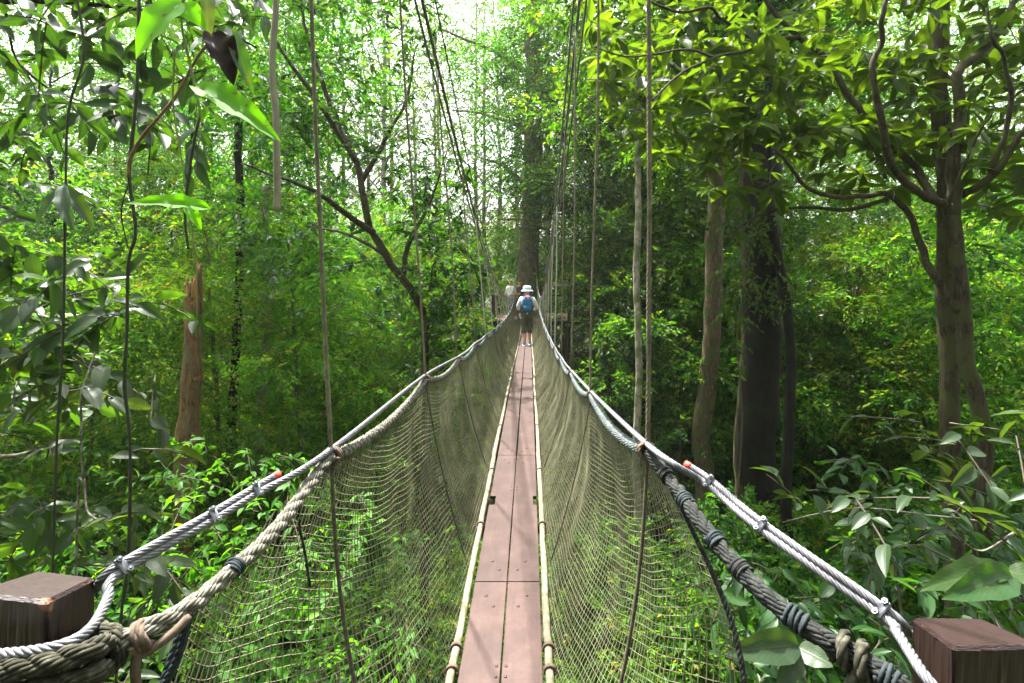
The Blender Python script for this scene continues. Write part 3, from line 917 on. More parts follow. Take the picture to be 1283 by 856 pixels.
# --- thick hand ropes hanging in loops below the cables
def rope_curve(s, ya, yb, n):
    Y = np.linspace(ya, yb, n)
    return np.stack([hx(s, Y) - 0 * Y, Y, hz(s, Y) - 0.05 * rope_sag(Y) - 0.022], 1)
def thick_rope(s):
    if s < 0:
        lead = [P(150, 802, 0.86), P(182, 790, 0.875), P(240, 757, 0.95), P(300, 706, 1.06), P(352, 655, 1.20), P(405, 583, 1.42)]
        lab = 'thick pale laid hand rope in hanging loops below the left cable, coiled round the post'
        mt, mf = M['rope'], M['rope_grey']
    else:
        lead = [P(1230, 925, 0.745), P(1160, 888, 0.78), P(1110, 846, 0.82), P(1060, 815, 0.87), P(1000, 779, 0.92), P(930, 717, 1.03), P(880, 657, 1.16), P(836, 597, 1.37)]
        lab = 'thick dark weathered hand rope bound with blue green twine below the right cable'
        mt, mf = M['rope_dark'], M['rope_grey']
    root = empty('hand_rope', lab, 'rope', lead[1])
    rl = np.array(root.location)
    R = 0.0155 if s < 0 else 0.0165
    mb = MB()
    path = smooth_path(lead + [np.array((float(hx(s, 1.48)), 1.48, float(hz(s, 1.48)) - 0.022))], 120) - rl
    twisted(mb, path, R, 3, 0.12, 0.005, 8, jit=0.22, yarns=6)
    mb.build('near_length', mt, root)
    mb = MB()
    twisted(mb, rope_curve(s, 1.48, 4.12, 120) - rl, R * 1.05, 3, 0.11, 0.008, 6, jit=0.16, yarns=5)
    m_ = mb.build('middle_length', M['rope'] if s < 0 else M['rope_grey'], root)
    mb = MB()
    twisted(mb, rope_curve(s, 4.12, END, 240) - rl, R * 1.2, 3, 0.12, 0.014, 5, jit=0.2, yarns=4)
    mb.build('far_length', mf, root)
    for k, y in enumerate(BAYS[:9]):                               # rope collars where the hangers grip it
        c = np.array((float(hx(s, y)), y, float(hz(s, y)) - 0.020)) - rl
        tdir = unit(np.array((0.0, 1.0, -0.1)))
        q = MB()
        coil(q, [c - tdir * 0.014, c, c + tdir * 0.014], 0.0225, 0.0062, 2.6, 7)
        q.build('lashing', M['rope_tan'], root)
    # twine bindings
    pos = [0.33] if s < 0 else [0.14, 0.31, 0.47, 0.55, 0.72, 0.88]
    for k, f in enumerate(pos):
        i = int(f * (len(path) - 1))
        a, b = path[max(0, i - 3)], path[min(len(path) - 1, i + 3)]
        q = MB()
        e0, e1 = (a + b) / 2 + (a - b) * (.28 + .1 * (k % 3)), (a + b) / 2 + (b - a) * (.25 + .12 * ((k + 1) % 3))
        coil(q, [e0, (a + b) / 2, e1], R * 1.02, 0.0036, 3.3 + .6 * (k % 3), 6)
        coil(q, [e1, (a + b) / 2 + (0, 0, .002), e0], R * 1.1, 0.0034, 1.7 + .5 * (k % 2), 6)
        if k == 9:
            c = (a + b) / 2
            tube(q, smooth_path([c + (0, -0.01, -R), c + (0.012, -0.015, -0.05), c + (0.004, -0.01, -0.12), c + (0.016, 0, -0.19)], 12), 0.004, 5)
        q.build('twine_binding', M['twine'] if k % 3 != 2 else M['rope_dark'], root)
    if s < 0:
        # two fat mossy turns round the post, a loop out of them and the tan knot that closes it
        q = MB()
        for yy, dpt in ((836, 0), (866, 0.004)):
            pp = [P(-60, yy + 6, 0.79), P(0, yy + 3, 0.785), P(60, yy - 6, 0.79), P(112, yy - 20, 0.80), P(132, yy - 30, 0.86), P(120, yy - 40, 0.96)]
            twisted(q, smooth_path(pp, 70) - rl, 0.0165, 3, 0.13, 0.005, 8, jit=0.14, seed=yy, yarns=6)
        q.build('post_turns', M['rope_moss'], root)
        q = MB()
        pp = [P(100, 800, 0.93), P(122, 790, 0.875), P(146, 796, 0.86), P(152, 815, 0.852), P(142, 832, 0.85), P(122, 838, 0.84)]
        twisted(q, smooth_path(pp, 60) - rl, 0.0135, 3, 0.09, 0.005, 7, yarns=6)
        q.build('loop', M['rope_moss'], root)
        q = MB()
        c = P(166, 800, 0.868) - rl
        tube(q, [P(150, 806, 0.866) - rl, P(172, 796, 0.872) - rl], 0.013, 10)
        q.build('black_sleeve', M['rope_dark'], root)
        q = MB()
        t_ = unit(P(186, 788, 0.88) - P(160, 802, 0.868))
        cc = P(176, 797, 0.872) - rl
        coil(q, [cc - t_ * 0.008, cc, cc + t_ * 0.010], 0.0195, 0.0075, 2.2, 8)
        tube(q, smooth_path([cc + (0.004, -0.01, -0.015), cc + (0.0, -0.012, -0.045), cc + (-0.002, -0.006, -0.08), cc + (0.0, 0, -0.14)], 16), 0.0075, 8)
        tube(q, smooth_path([cc + (0.0, -0.008, -0.03), cc + (0.02, 0.0, -0.022), cc + (0.045, 0.02, -0.006), cc + (0.058, 0.04, 0.008)], 16), [*np.linspace(.0075, .008, 15), .005], 8)
        q.build('tan_knot', M['rope_tan'], root)
        q = MB()
        a = P(238, 765, 0.945) - rl
        twisted(q, smooth_path([a, a + (-0.012, -0.01, -0.07), a + (-0.045, -0.02, -0.16), a + (-0.06, -0.02, -0.3)], 30), 0.0075, 3, 0.04, 0.006, 6)
        q.build('twine_tail', M['twine'], root)
    else:
        q = MB()
        i = int(0.20 * (len(path) - 1))
        a, b = path[i - 4], path[i + 5]
        coil(q, [a, (a + b) / 2, b], R * 1.35, 0.0095, 2.3, 8)
        c = (a + b) / 2
        tube(q, smooth_path([c + (0.0, -0.01, -R), c + (-0.02, -0.02, -0.05), c + (0.03, -0.02, -0.075), c + (0.06, -0.02, -0.05)], 20), 0.0095, 8)
        q.build('rope_knot', M['rope_moss'], root)
thick_rope(-1); thick_rope(1)

# --- overhead suspension cables
def zc(s, Y):
    return (-0.75 if s < 0 else -0.80) + (0.017 if s < 0 else 0.0195) * (np.asarray(Y) - 16) ** 2
def xc(s, Y):
    return -0.60 - 0.0115 * (16 - np.asarray(Y)) if s < 0 else 0.335 + 0.004 * (16 - np.asarray(Y))
cabs = [(-1, 0.0, 0.0, 0.013, 'thickest of the dark overhead cables sweeping down on the left of the walkway'),
        (-1, -0.055, 0.02, 0.0095, 'outer thin dark overhead cable on the left, just outside the thickest one'),
        (-1, 0.10, -0.05, 0.006, 'innermost very thin overhead cable on the left of the walkway'),
        (1, 0.0, 0.0, 0.012, 'middle one of the three dark overhead cables sweeping down on the right'),
        (1, -0.04, 0.03, 0.010, 'inner overhead cable on the right, nearest the platform tree trunk'),
        (1, 0.045, -0.06, 0.0085, 'outer overhead cable on the right, just outside the other two')]
for s, ox, oz, r, lab in cabs:
    Y = np.linspace(-1.5, 23.0, 90)
    pts = np.stack([xc(s, Y) + ox * np.clip((14 - Y) / 10, 0.12, 1.0), Y, zc(s, Y) + oz], 1)
    mb = MB(); c0 = pts[-1]
    tube(mb, pts - c0, r, 7)
    o = mb.build('suspension_cable', M['cable_dark']); o.location = c0
    tag(o, lab, 'cable', 'overhead suspension cables')

# --- hangers
names = {(-1, 0): 'brown hanger rope nearest the camera on the left side', (-1, 1): 'second hanger rope from the camera on the left, paler and thinner',
         (1, 0): 'brown hanger rope nearest the camera on the right side', (1, 1): 'second hanger rope from the camera on the right side'}
for s in (-1, 1):
    for k, y in enumerate(BAYS):
        top = np.array((float(xc(s, y)), y, float(zc(s, y))))
        hnd = np.array((float(hx(s, y)) + s * 0.004, y, float(hz(s, y)) - 0.005))
        if s > 0 and k == 0: top[0] = 0.345
        if s < 0 and k < 2: top[0] = hnd[0] - 0.085 * (top[2] - hnd[2]) * (0.75 if k else 0.5)
        nm = 'left' if s < 0 else 'right'
        lab = names.get((s, k), f'pale thin hanger rope further along the {nm} side of the walkway')
        root = empty('hanger_rope', lab, 'rope', hnd, f'hanger ropes along the {nm} side' if (s, k) not in names else 'hanger ropes nearest the camera')
        mb = MB()
        g = np.random.default_rng(k * 2 + s + 5)
        w = g.normal(0, 0.006, 2)
        u = np.linspace(0, 1, 14)
        pts = hnd + (top - hnd) * u[:, None]
        pts[:, 0] += w[0] * np.sin(u * 7 + k); pts[:, 1] += w[1] * np.sin(u * 5)
        rr = (0.0075 if s > 0 else 0.0065) if k == 0 else (0.0068 if k < 4 else 0.009)
        if k < 2:
            twisted(mb, pts - hnd, rr, 3, 0.05, 0.012, 5)
        else:
            tube(mb, pts - hnd, rr, 6)
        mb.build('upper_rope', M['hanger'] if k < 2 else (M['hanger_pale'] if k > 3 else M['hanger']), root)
        mb = MB()
        bot = np.array((DX + s * 0.215, y, float(dz(y))))
        u = np.linspace(0, 1, 12)
        pts = hnd + (bot - hnd) * u[:, None]
        pts[:, 0] += s * (0.05 if k == 0 else 0.02) * np.sin(np.pi * u); pts[:, 1] -= 0.15 * u * np.exp(-(y - 1.3) / 3.0)
        pts[:, 2] -= 0.0
        tube(mb, pts - hnd, (0.0055, 0.004, 0.004, 0.0035)[min(k, 3)], 6)
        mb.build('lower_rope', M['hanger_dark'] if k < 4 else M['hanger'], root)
# extra pale verticals that close the net toward the far platform
for s in (-1, 1):
    for k in range(9):
        y = 10.5 + 1.32 * k * 0.9
        a = np.array((float(hx(s, y)) + s * 0.02, y, float(hz(s, y))))
        yb = y - 3.2 - .5 * (k % 3); b = np.array((float(xc(s, yb)), yb, float(zc(s, yb))))
        mb = MB()
        tube(mb, smooth_path([(0, 0, 0), (b - a) * 0.5 + (0.01, 0, 0), b - a], 6), 0.008, 5)
        o = mb.build('tie_line', M['hanger_pale']); o.location = a
        nm = 'left' if s < 0 else 'right'
        tag(o, f'whitish slack line among the hanger ropes near the platform, {nm} side', 'rope', f'slack white lines {nm} of the far walkway')
HAZE = 0.0004
# ------------------------------------------------------------------ people
def skin_obj(name, pts, rad, edges, mat, parent, root=0, sub=1):
    me = bpy.data.meshes.new(name)
    me.from_pydata([tuple(p) for p in pts], edges, [])
    o = bpy.data.objects.new(name, me); COL.objects.link(o)
    md = o.modifiers.new('skin', 'SKIN'); md.use_smooth_shade = True
    sv = me.skin_vertices[0].data
    for i, r in enumerate(rad):
        sv[i].radius = (r, r) if not hasattr(r, '__len__') else r
        sv[i].use_root = (i == root)
    if sub:
        s = o.modifiers.new('sub', 'SUBSURF'); s.levels = sub; s.render_levels = sub
    dg = bpy.context.evaluated_depsgraph_get()
    m2 = bpy.data.meshes.new_from_object(o.evaluated_get(dg))
    o.modifiers.clear(); o.data = m2; m2.name = name
    m2.materials.clear(); m2.materials.append(mat)
    m2.polygons.foreach_set('use_smooth', [True] * len(m2.polygons))
    o.parent = parent
    return o


def person(label, loc, rotz, J, shirt, trousers, calf_cut, hat=None, pack=False):
    """J: joint positions in metres, standing figure facing +y"""
    root = empty('person', label, 'person', loc)
    root.rotation_euler = (0, 0, rotz)
    J = {k: np.array(v, float) for k, v in J.items()}
    names, pts, rad, ed = {}, [], [], []
    def jn(k, r):
        names[k] = len(pts); pts.append(J[k]); rad.append(r)
    for k, r in (('pelvis', (.15, .11)), ('waist', (.125, .095)), ('chest', (.15, .105)), ('neck0', (.06, .06)), ('neck', (.05, .052)), ('head', (.078, .092)), ('crown', (.066, .075))):
        jn(k, r)
    ed += [(0, 1), (1, 2), (2, 3), (3, 4), (4, 5), (5, 6)]
    for s in ('l', 'r'):
        for k, r in (('hip', .088), ('knee', .058), ('calf', .056), ('ankle', .037), ('toe', .035)):
            jn(k + s, r)
        b = names['hip' + s]
        ed += [(0, b), (b, b + 1), (b + 1, b + 2), (b + 2, b + 3), (b + 3, b + 4)]
        for k, r in (('sho', .055), ('elb', .040), ('wri', .027), ('palm', (.036, .018))):
            jn(k + s, r)
        b = names['sho' + s]
        ed += [(2, b), (b, b + 1), (b + 1, b + 2), (b + 2, b + 3)]
        d = unit(J['palm' + s] - J['wri' + s]); sd = unit(np.cross(d, (0, 1, 0.01))); nn = np.cross(sd, d)
        for q, (off, ln) in enumerate(((-.026, .066), (-.009, .076), (.009, .071), (.026, .056))):
            a = J['palm' + s] + sd * off + d * .030
            J[f'f{q}{s}'] = a; J[f'g{q}{s}'] = a + d * ln * .55 + nn * .016; J[f'h{q}{s}'] = a + d * ln * .80 + nn * .045
            jn(f'f{q}{s}', .0095); jn(f'g{q}{s}', .0085); jn(f'h{q}{s}', .007)
            i = names[f'f{q}{s}']
            ed += [(names['palm' + s], i), (i, i + 1), (i + 1, i + 2)]
        t0 = J['palm' + s] - d * .015 + sd * -.034
        J['t0' + s], J['t1' + s] = t0, t0 + d * .035 - sd * .022 + nn * .02
        jn('t0' + s, .011); jn('t1' + s, .0085)
        ed += [(names['palm' + s], names['t0' + s]), (names['t0' + s], names['t1' + s])]
    body = skin_obj('body', pts, rad, ed, M['skin'], root)
    # face
    h = J['head']
    for sx in (-1, 1):
        mb = MB(); lathe(mb, [(0.0001, .011), (.008, .008), (.011, 0), (.008, -.008), (.0001, -.011)], h + (sx * .031, .088, .015), 8)
        mb.build('eye', M['eye'], root)
        mb = MB(); lathe(mb, [(0.0001, .03), (.012, .022), (.015, 0), (.009, -.022), (.0001, -.03)], h + (sx * .088, -.005, 0), 8)
        mb.build('ear', M['skin'], root)
    mb = MB(); tube(mb, [h + (0, .086, .02), h + (0, .106, -.018), h + (0, .090, -.026)], [.008, .014, .010], 7); mb.build('nose', M['skin'], root)
    # clothes: shells a little wider than the body
    T = [J['pelvis'] + (0, 0, -.05), J['waist'], J['chest'], J['neck0']]
    TR = [(.178, .135), (.160, .125), (.170, .125), (.085, .08)]
    E = [(0, 1), (1, 2), (2, 3)]
    for s in ('l', 'r'):
        b = len(T)
        cut = J['elb' + s] + (J['wri' + s] - J['elb' + s]) * (.75 if pack else .05)
        T += [J['sho' + s], J['elb' + s] * .98 + J['sho' + s] * .02, cut]; TR += [.075, .058, .045]
        E += [(2, b), (b, b + 1), (b + 1, b + 2)]
    skin_obj('shirt', T, TR, E, shirt, root, 1)
    T = [J['pelvis'] + (0, 0, .13), J['pelvis'] + (0, 0, -.02)]; TR = [(.158, .122), (.174, .130)]; E = [(0, 1)]
    for s in ('l', 'r'):
        b = len(T)
        T += [J['hip' + s], J['knee' + s], J['knee' + s] + (J['ankle' + s] - J['knee' + s]) * calf_cut]; TR += [.108, .088, .082]
        E += [(1, b), (b, b + 1), (b + 1, b + 2)]
    skin_obj('trousers', T, TR, E, trousers, root, 0)
    for s in ('l', 'r'):
        a, t = J['ankle' + s], J['toe' + s]
        sh = skin_obj('shoe', [a + (0, -.02, -.01), a + (0, .03, -.035), t + (0, .04, -.002)], [.052, .050, .040], [(0, 1), (1, 2)], M['shoe'], root)
        mb = MB(); box(mb, np.minimum(a, t) + (-.045, -.07, -.075 - min(0, 0)), np.array((max(a[0], t[0]) + .045, t[1] + .085, t[2] - .028)), .006)
        mb.build('sole', M['sole'], sh)
    if hat:
        mb = MB()
        c = h + (0, 0, .005)
        lathe(mb, [(.095, .04), (.150, .012), (.172, -.012), (.168, -.016), (.112, .030), (.118, .050), (.112, .105), (.085, .135), (.0001, .145)], c, 24)
        mb.build('sun_hat', M['hat'], root)
    else:
        skin_obj('hair', [h + (0, -.018, .02), h + (0, -.02, .06), J['crown'] + (0, -.012, .03)], [(.09, .085), (.096, .098), (.07, .078)], [(0, 1), (1, 2)], M['hair'], root)
    if pack:
        c = J['chest'] + (0, -.20, -.06)
        mb = MB()
        prof = [(-.24, .10, .055), (-.22, .15, .085), (-.05, .165, .105), (.10, .15, .095), (.19, .11, .06), (.205, .06, .03)]
        V = []; n = 16
        for z, a, b in prof:
            for k in range(n):
                th = 2 * math.pi * k / n
                V.append(c + (a * math.copysign(abs(math.cos(th)) ** .6, math.cos(th)), b * math.copysign(abs(math.sin(th)) ** .6, math.sin(th)), z))
        mb.add(V, [(i * n + k, i * n + (k + 1) % n, (i + 1) * n + (k + 1) % n, (i + 1) * n + k) for i in range(len(prof) - 1) for k in range(n)])
        mb.f.append(np.array([list(range(n))[::-1], [(len(prof) - 1) * n + k for k in range(n)]]))
        bp = mb.build('backpack', M['pack'], root)
        mb = MB(); box(mb, c + (-.11, -.135, -.20), c + (.11, -.085, -.04), .02); mb.build('pocket', M['pack'], bp)
        mb = MB(); tube(mb, smooth_path([c + (-.06, -.04, .19), c + (-.03, -.09, .205), c + (.05, -.09, .20), c + (.07, -.03, .185)], 14), .022, 7); mb.build('pink_towel', M['pack_pink'], root)
        for sx in (-1, 1):
            mb = MB(); tube(mb, smooth_path([c + (sx * .10, .08, .15), J['chest'] + (sx * .11, -.06, .19), J['chest'] + (sx * .11, .10, .12), J['chest'] + (sx * .13, .12, -.06), c + (sx * .14, .08, -.18)], 20), .02, 6)
            mb.build('strap', M['pack'], bp)
    return root


JW = dict(pelvis=(0, 0, .90), waist=(0, .01, 1.05), chest=(0, .02, 1.24), neck0=(0, .02, 1.38), neck=(0, .03, 1.43), head=(0, .045, 1.53), crown=(0, .045, 1.585),
          hipl=(-.09, 0, .86), kneel=(-.085, .06, .48), calfl=(-.085, .03, .36), anklel=(-.085, -.04, .085), toel=(-.09, .07, .04),
          hipr=(.09, 0, .86), kneer=(.08, .09, .50), calfr=(.08, .12, .37), ankler=(.075, .15, .085), toer=(.078, .27, .04),
          shol=(-.17, .01, 1.31), elbl=(-.265, .05, 1.07), wril=(-.245, .24, .98), palml=(-.25, .32, .985),
          shor=(.17, .01, 1.31), elbr=(.265, .05, 1.07), wrir=(.235, .24, .97), palmr=(.24, .32, .975))
WY = 14.4
person('walker seen from behind in a pale blue sun hat with a blue backpack',
       (-0.055, WY, float(dz(WY)) + 0.004), math.radians(2), JW, M['shirt'], M['olive_cloth'], .42, True, True)
JV = dict(pelvis=(0, 0, .93), waist=(0, .0, 1.09), chest=(0, .0, 1.29), neck0=(0, .0, 1.43), neck=(0, .01, 1.48), head=(0, .03, 1.58), crown=(0, .025, 1.64),
          hipl=(-.09, 0, .89), kneel=(-.10, .02, .49), calfl=(-.10, .0, .37), anklel=(-.10, -.02, .085), toel=(-.12, .10, .04),
          hipr=(.09, 0, .89), kneer=(.10, .02, .49), calfr=(.10, .0, .37), ankler=(.10, -.02, .085), toer=(.12, .10, .04),
          shol=(-.18, .0, 1.37), elbl=(-.25, .02, 1.10), wril=(-.16, .20, 1.03), palml=(-.11, .26, 1.03),
          shor=(.18, .0, 1.37), elbr=(.25, .0, 1.10), wrir=(.17, .2, 1.06), palmr=(.12, .27, 1.08))
PZ = -2.08
person('visitor in a white shirt standing on the far platform behind the left ropes, dark hair', (-0.80, 22.35, PZ + .004), math.radians(150), JV, M['shirt'], M['grey_cloth'], .9)
person('visitor in dark clothes standing just right of the white shirted one on the far platform', (-0.42, 22.7, PZ + .004), math.radians(200), JV, M['shirt_dark'], M['olive_cloth'], .9)

# ------------------------------------------------------------------ platform round the far tree
TC = np.array((0.08, 23.6, 0))
pf = empty('tree_platform', 'weathered timber platform with railings built round the big far trunk', 'platform', (TC[0], TC[1], PZ))
pl = np.array(pf.location)
for k in range(13):
    x = -1.6 + k * 0.28
    mb = MB(); box(mb, (x, -2.0, -.05), (x + .27, -.55 if -0.6 < x < .5 else 1.8, 0), .004); mb.build('floor_board', M['timber'], pf, smooth=False)
mb = MB()
for y in (-1.9, -0.9, 1.6):
    box(mb, (-1.75, y - .06, -.20), (2.3, y + .06, -.052), .004)
mb.build('floor_beam', M['timber_dark'], pf, smooth=False)
for x, y, hh in ((1.62, -1.9, 1.12), (-1.6, -1.9, 1.1), (1.95, -1.2, 1.6), (-1.55, 1.7, 1.1), (1.95, 1.7, 1.1)):
    mb = MB(); box(mb, (x - .07, y - .07, -.3), (x + .07, y + .07, hh), .006); mb.build('post', M['timber_dark'], pf, smooth=False)
for z in (.55, 1.05):
    mb = MB(); tube(mb, [(.45, -1.9, z), (1.62, -1.9, z)], .03, 8); mb.build('railing', M['timber_dark'], pf)
    mb = MB(); tube(mb, [(-.75, -1.9, z), (-1.6, -1.9, z), (-1.58, 1.7, z)], .025, 8); mb.build('railing', M['timber'], pf)
mb = MB(); box(mb, (1.0, -1.2, 1.42), (3.2, -1.08, 1.54), .004); mb.build('cross_beam', M['hanger_pale'], pf, smooth=False)
mb = MB(); tube(mb, [(1.75, -1.3, .75), (2.5, -1.0, .15), (2.9, -.9, -.05)], .07, 8); mb.build('brace', M['timber'], pf)
for x, y in ((-1.5, -1.8), (1.6, -1.8), (-1.5, 1.6), (1.6, 1.6)):
    zg = float(gz(TC[0] + x, TC[1] + y)) - PZ
    mb = MB(); tube(mb, [(x * .75, y * .75, zg - .2), (x, y, -.2)], .08, 8); mb.build('support', M['timber_dark'], pf)

# ------------------------------------------------------------------ plants: generic pieces
def rel(pts, base):
    return np.asarray(pts, float) - np.asarray(base, float)


def trunk_mesh(limbs, base, mat, name, parent, wob=0.10, sides=10):
    mb = MB()
    for k, (pts, r0, r1) in enumerate(limbs):
        p = smooth_path(rel(pts, base), max(8, 6 * len(pts)))
        r = np.linspace(r0, r1, len(p))
        g = np.random.default_rng(k + 3)
        if len(p) > 10:
            p = p + np.stack([np.convolve(g.normal(0, r0 * .35, len(p)), np.ones(4) / 4, 'same') for _ in range(3)], 1) * (np.arange(len(p)) > 2)[:, None]
        tube(mb, p, r, sides if r0 > .03 else 6, True, wob=wob, seed=k)
    return mb.build(name, mat, parent)


def px_region_sprays(g, n, poly, ymin, ymax, dirbase=(0, 0, 0)):
    """spray anchors scattered through the real volume in front of the camera bounded by a photo outline and two depths"""
    poly = np.asarray(poly, float)
    lo, hi = poly.min(0), poly.max(0)
    A = []
    while len(A) < n:
        q = g.uniform(lo, hi)
        x, y = q; ins = False
        for i in range(len(poly)):
            (x1, y1), (x2, y2) = poly[i], poly[i - 1]
            if (y1 > y) != (y2 > y) and x < (x2 - x1) * (y - y1) / (y2 - y1) + x1: ins = not ins
        if ins:
            A.append(P(x, y, g.uniform(ymin, ymax)))
    D = unit(g.normal(0, 1, (n, 3)) * (1, 1, .35) + np.asarray(dirbase))
    return np.array(A), D


# ------------------------------------------------------------------ background tree prototypes (copied with their parts)
def bg_tree(seed, H, crown0, R, nspray, leafL, mat, bmat, r0, name, label, lean=0.0, nb=19, tpl=T_LO, shell=.45, k=12, sl=.75):
    g = np.random.default_rng(seed)
    root = empty(name, label, 'tree', (0, 0, -200))
    blobs, limbs = [], []
    top = np.array((g.normal(0, .5) + lean * H, g.normal(0, .5), H * .93))
    mid = np.array((top[0] * .45 + g.normal(0, .2), top[1] * .5, H * .5))
    tr = smooth_path([(0, 0, -.5), mid * .5 * (1, 1, 1), mid, top], 24)
    limbs.append((tr, r0, r0 * .18))
    for i in range(nb):
        z = crown0 + (H - crown0) * (i + .5) / nb
        rr = R * (0.55 + 0.45 * math.sin(math.pi * min(1, (z - crown0) / (H - crown0) * .85 + .12)))
        a = i * 2.4 + g.uniform(-.5, .5)
        d = g.uniform(.35, .85) * rr
        c = np.array((np.interp(z, tr[:, 2], tr[:, 0]) + d * math.cos(a), np.interp(z, tr[:, 2], tr[:, 1]) + d * math.sin(a), z))
        s = rr * g.uniform(.42, .62)
        s *= 1.12; blobs.append((*c, s, s, s * g.uniform(.26, .42)))
        zb = max(crown0 * .8, z - d * .6)
        st = np.array((np.interp(zb, tr[:, 2], tr[:, 0]), np.interp(zb, tr[:, 2], tr[:, 1]), zb))
        limbs.append(([st, st * .5 + c * .5 + (0, 0, .15 * d), c, c + (c - st) * .35], r0 * .32 * (1 - .5 * i / nb), r0 * .06))
    trunk_mesh(limbs, (0, 0, 0), bmat, 'trunk', root, sides=8)
    nspray, k, leafL = int(nspray * 1.75), k + 2, leafL * .68
    A, D = blob_sprays(blobs, nspray, g, shell)
    mb = MB(); sprays(mb, A, D, sl, k, leafL, .48, tpl, g, bias=g.normal(0, .28, len(A)))
    mb.build('crown', mat, root, smooth=False)
    return root

P_TALL = bg_tree(1, 24, 4.0, 4.2, 1350, .20, M['leaf_mid'], M['bark_brown'], .22, 'forest_tree', 'tall dense green tree in the forest wall')
P_TALL2 = bg_tree(2, 25, 6.0, 4.0, 1250, .22, M['leaf_bright'], M['bark_pale'], .20, 'forest_tree', 'tall yellow green tree in the forest wall')
P_DARK = bg_tree(3, 19.5, 3.0, 3.8, 950, .27, M['leaf_dark'], M['bark_dark'], .20, 'forest_tree', 'dark green tree in the forest wall')
P_AIRY = bg_tree(4, 27, 9.0, 4.2, 620, .19, M['leaf_mid'], M['bark_pale'], .18, 'forest_tree', 'tall thinly leaved tree against the white sky', nb=20, shell=.2)
P_LOW = bg_tree(5, 10.5, 1.0, 2.7, 950, .18, M['leaf_bright'], M['bark_brown'], .10, 'young_tree', 'low bright green young tree', nb=14)
P_LOWD = bg_tree(6, 10.5, 1.0, 2.7, 620, .26, M['leaf_mid'], M['bark_brown'], .10, 'young_tree', 'low green young tree', nb=14)
P_BUSH = bg_tree(7, 3.6, .1, 1.5, 300, .22, M['leaf_mid'], M['bark_brown'], .04, 'bush', 'leafy green bush in the undergrowth', nb=8, sl=.5)
P_BUSHB = bg_tree(8, 3.4, .1, 1.5, 480, .17, M['leaf_bright'], M['bark_brown'], .04, 'bush', 'bright green bush in the undergrowth', nb=8, sl=.5)
for p in (P_BUSH, P_BUSHB): p['category'] = 'bush'
used = set()
def plant(proto, px, Y, rot, scale=1.0, label=None, group=None, zoff=0.0):
    x = (px - CX) / F * Y
    return put(proto, x, Y, rot, scale, label, group, zoff)
def put(proto, x, Y, rot, scale=1.0, label=None, group=None, zoff=0.0):
    z = float(gz(x, Y)) + zoff
    if proto.name in used:
        return copy_tree(proto, (x, Y, z), rot, scale, label, group)
    used.add(proto.name)
    proto.location = (x, Y, z); proto.rotation_euler = (0, 0, rot); proto.scale = (scale,) * 3
    if label: proto['label'] = label
    if group: proto['group'] = group
    return proto

gB = np.random.default_rng(77)
def side_of(px):
    return 'left of the bridge' if px < 470 else ('straight beyond the platform' if px < 780 else 'right of the bridge')
KIND = {'t': (P_TALL, 'tall dense green tree in the forest wall far'), 'y': (P_TALL2, 'tall yellow green tree in the forest wall far'), 'd': (P_DARK, 'dark green tree in the forest wall far'),
        'a': (P_AIRY, 'tall thinly leaved tree against the white sky'), 'l': (P_LOW, 'low bright green young tree at mid distance'), 'm': (P_LOWD, 'low mid green young tree at mid distance'),
        'b': (P_BUSH, 'leafy green bush on the forest floor'), 'c': (P_BUSHB, 'bright yellow green bush on the forest floor')}
def row(Y, spec, sc=1.0):
    for px, k in spec:
        Yj = Y + gB.uniform(-1.2, 1.2)
        proto, lab = KIND[k]
        s = side_of(px)
        plant(proto, px + gB.uniform(-12, 12), Yj, gB.uniform(0, 6.28), sc * gB.uniform(.88, 1.15), f'{lab}, {s}', f'{lab.split(" in ")[0].split(" at ")[0].split(" on ")[0].split(" against ")[0]}s {s}')
# farthest wall
row(44, [(-60, 't'), (20, 'l'), (100, 'a'), (190, 't'), (270, 'a'), (340, 'y'), (700, 't'), (760, 'y'), (830, 't'), (910, 'd'), (990, 't'), (1070, 'y'), (1150, 't'), (1230, 'y'), (1320, 't')], 1.15)
row(44, [(400, 'm'), (450, 'l'), (500, 'm'), (550, 'l'), (590, 'm'), (630, 'l'), (670, 'm')], 1.1)
row(33, [(-50, 'y'), (60, 'l'), (170, 'y'), (270, 'm'), (350, 'a'), (720, 'd'), (790, 't'), (870, 'y'), (960, 'l'), (1040, 'y'), (1130, 'm'), (1220, 'y'), (1310, 'l')])
row(38, [(380, 'a'), (425, 'a'), (480, 'a'), (590, 'a'), (650, 'a'), (695, 'a')], 1.1)
row(29, [(405, 'a'), (690, 'a')], 1.0)
row(30, [(380, 'l'), (440, 'l'), (500, 'l'), (560, 'l'), (610, 'l'), (650, 'l'), (700, 'l'), (740, 'l'), (790, 'l')])
row(25, [(-40, 't'), (60, 'l'), (140, 't'), (250, 'y'), (330, 'm'), (420, 'l'), (490, 'a'), (575, 'l'), (750, 't'), (820, 'l'), (880, 'm'), (970, 'y'), (1060, 'l'), (1150, 't'), (1250, 'l')])
row(31, [(450, 'a'), (540, 'a'), (610, 'a')], 1.05)
row(38, [(505, 'a'), (560, 'a'), (625, 'a')], 1.15)
row(21, [(805, 't'), (865, 'y'), (905, 't')], .95)
row(27, [(255, 'a'), (310, 't'), (365, 'a'), (765, 'y'), (930, 'y'), (1010, 't')])
row(19, [(-20, 'd'), (70, 'm'), (160, 'l'), (240, 'l'), (320, 'l'), (410, 'l'), (470, 'l'), (520, 'l'), (815, 'd'), (850, 'm'), (940, 'm'), (1030, 'l'), (1110, 'm'), (1200, 'l'), (1290, 'm')])
row(14.5, [(-30, 'l'), (60, 'd'), (150, 'l'), (290, 'l'), (385, 'l'), (840, 'm'), (1000, 'm'), (1090, 'm'), (1180, 'l'), (1280, 'm')], .85)
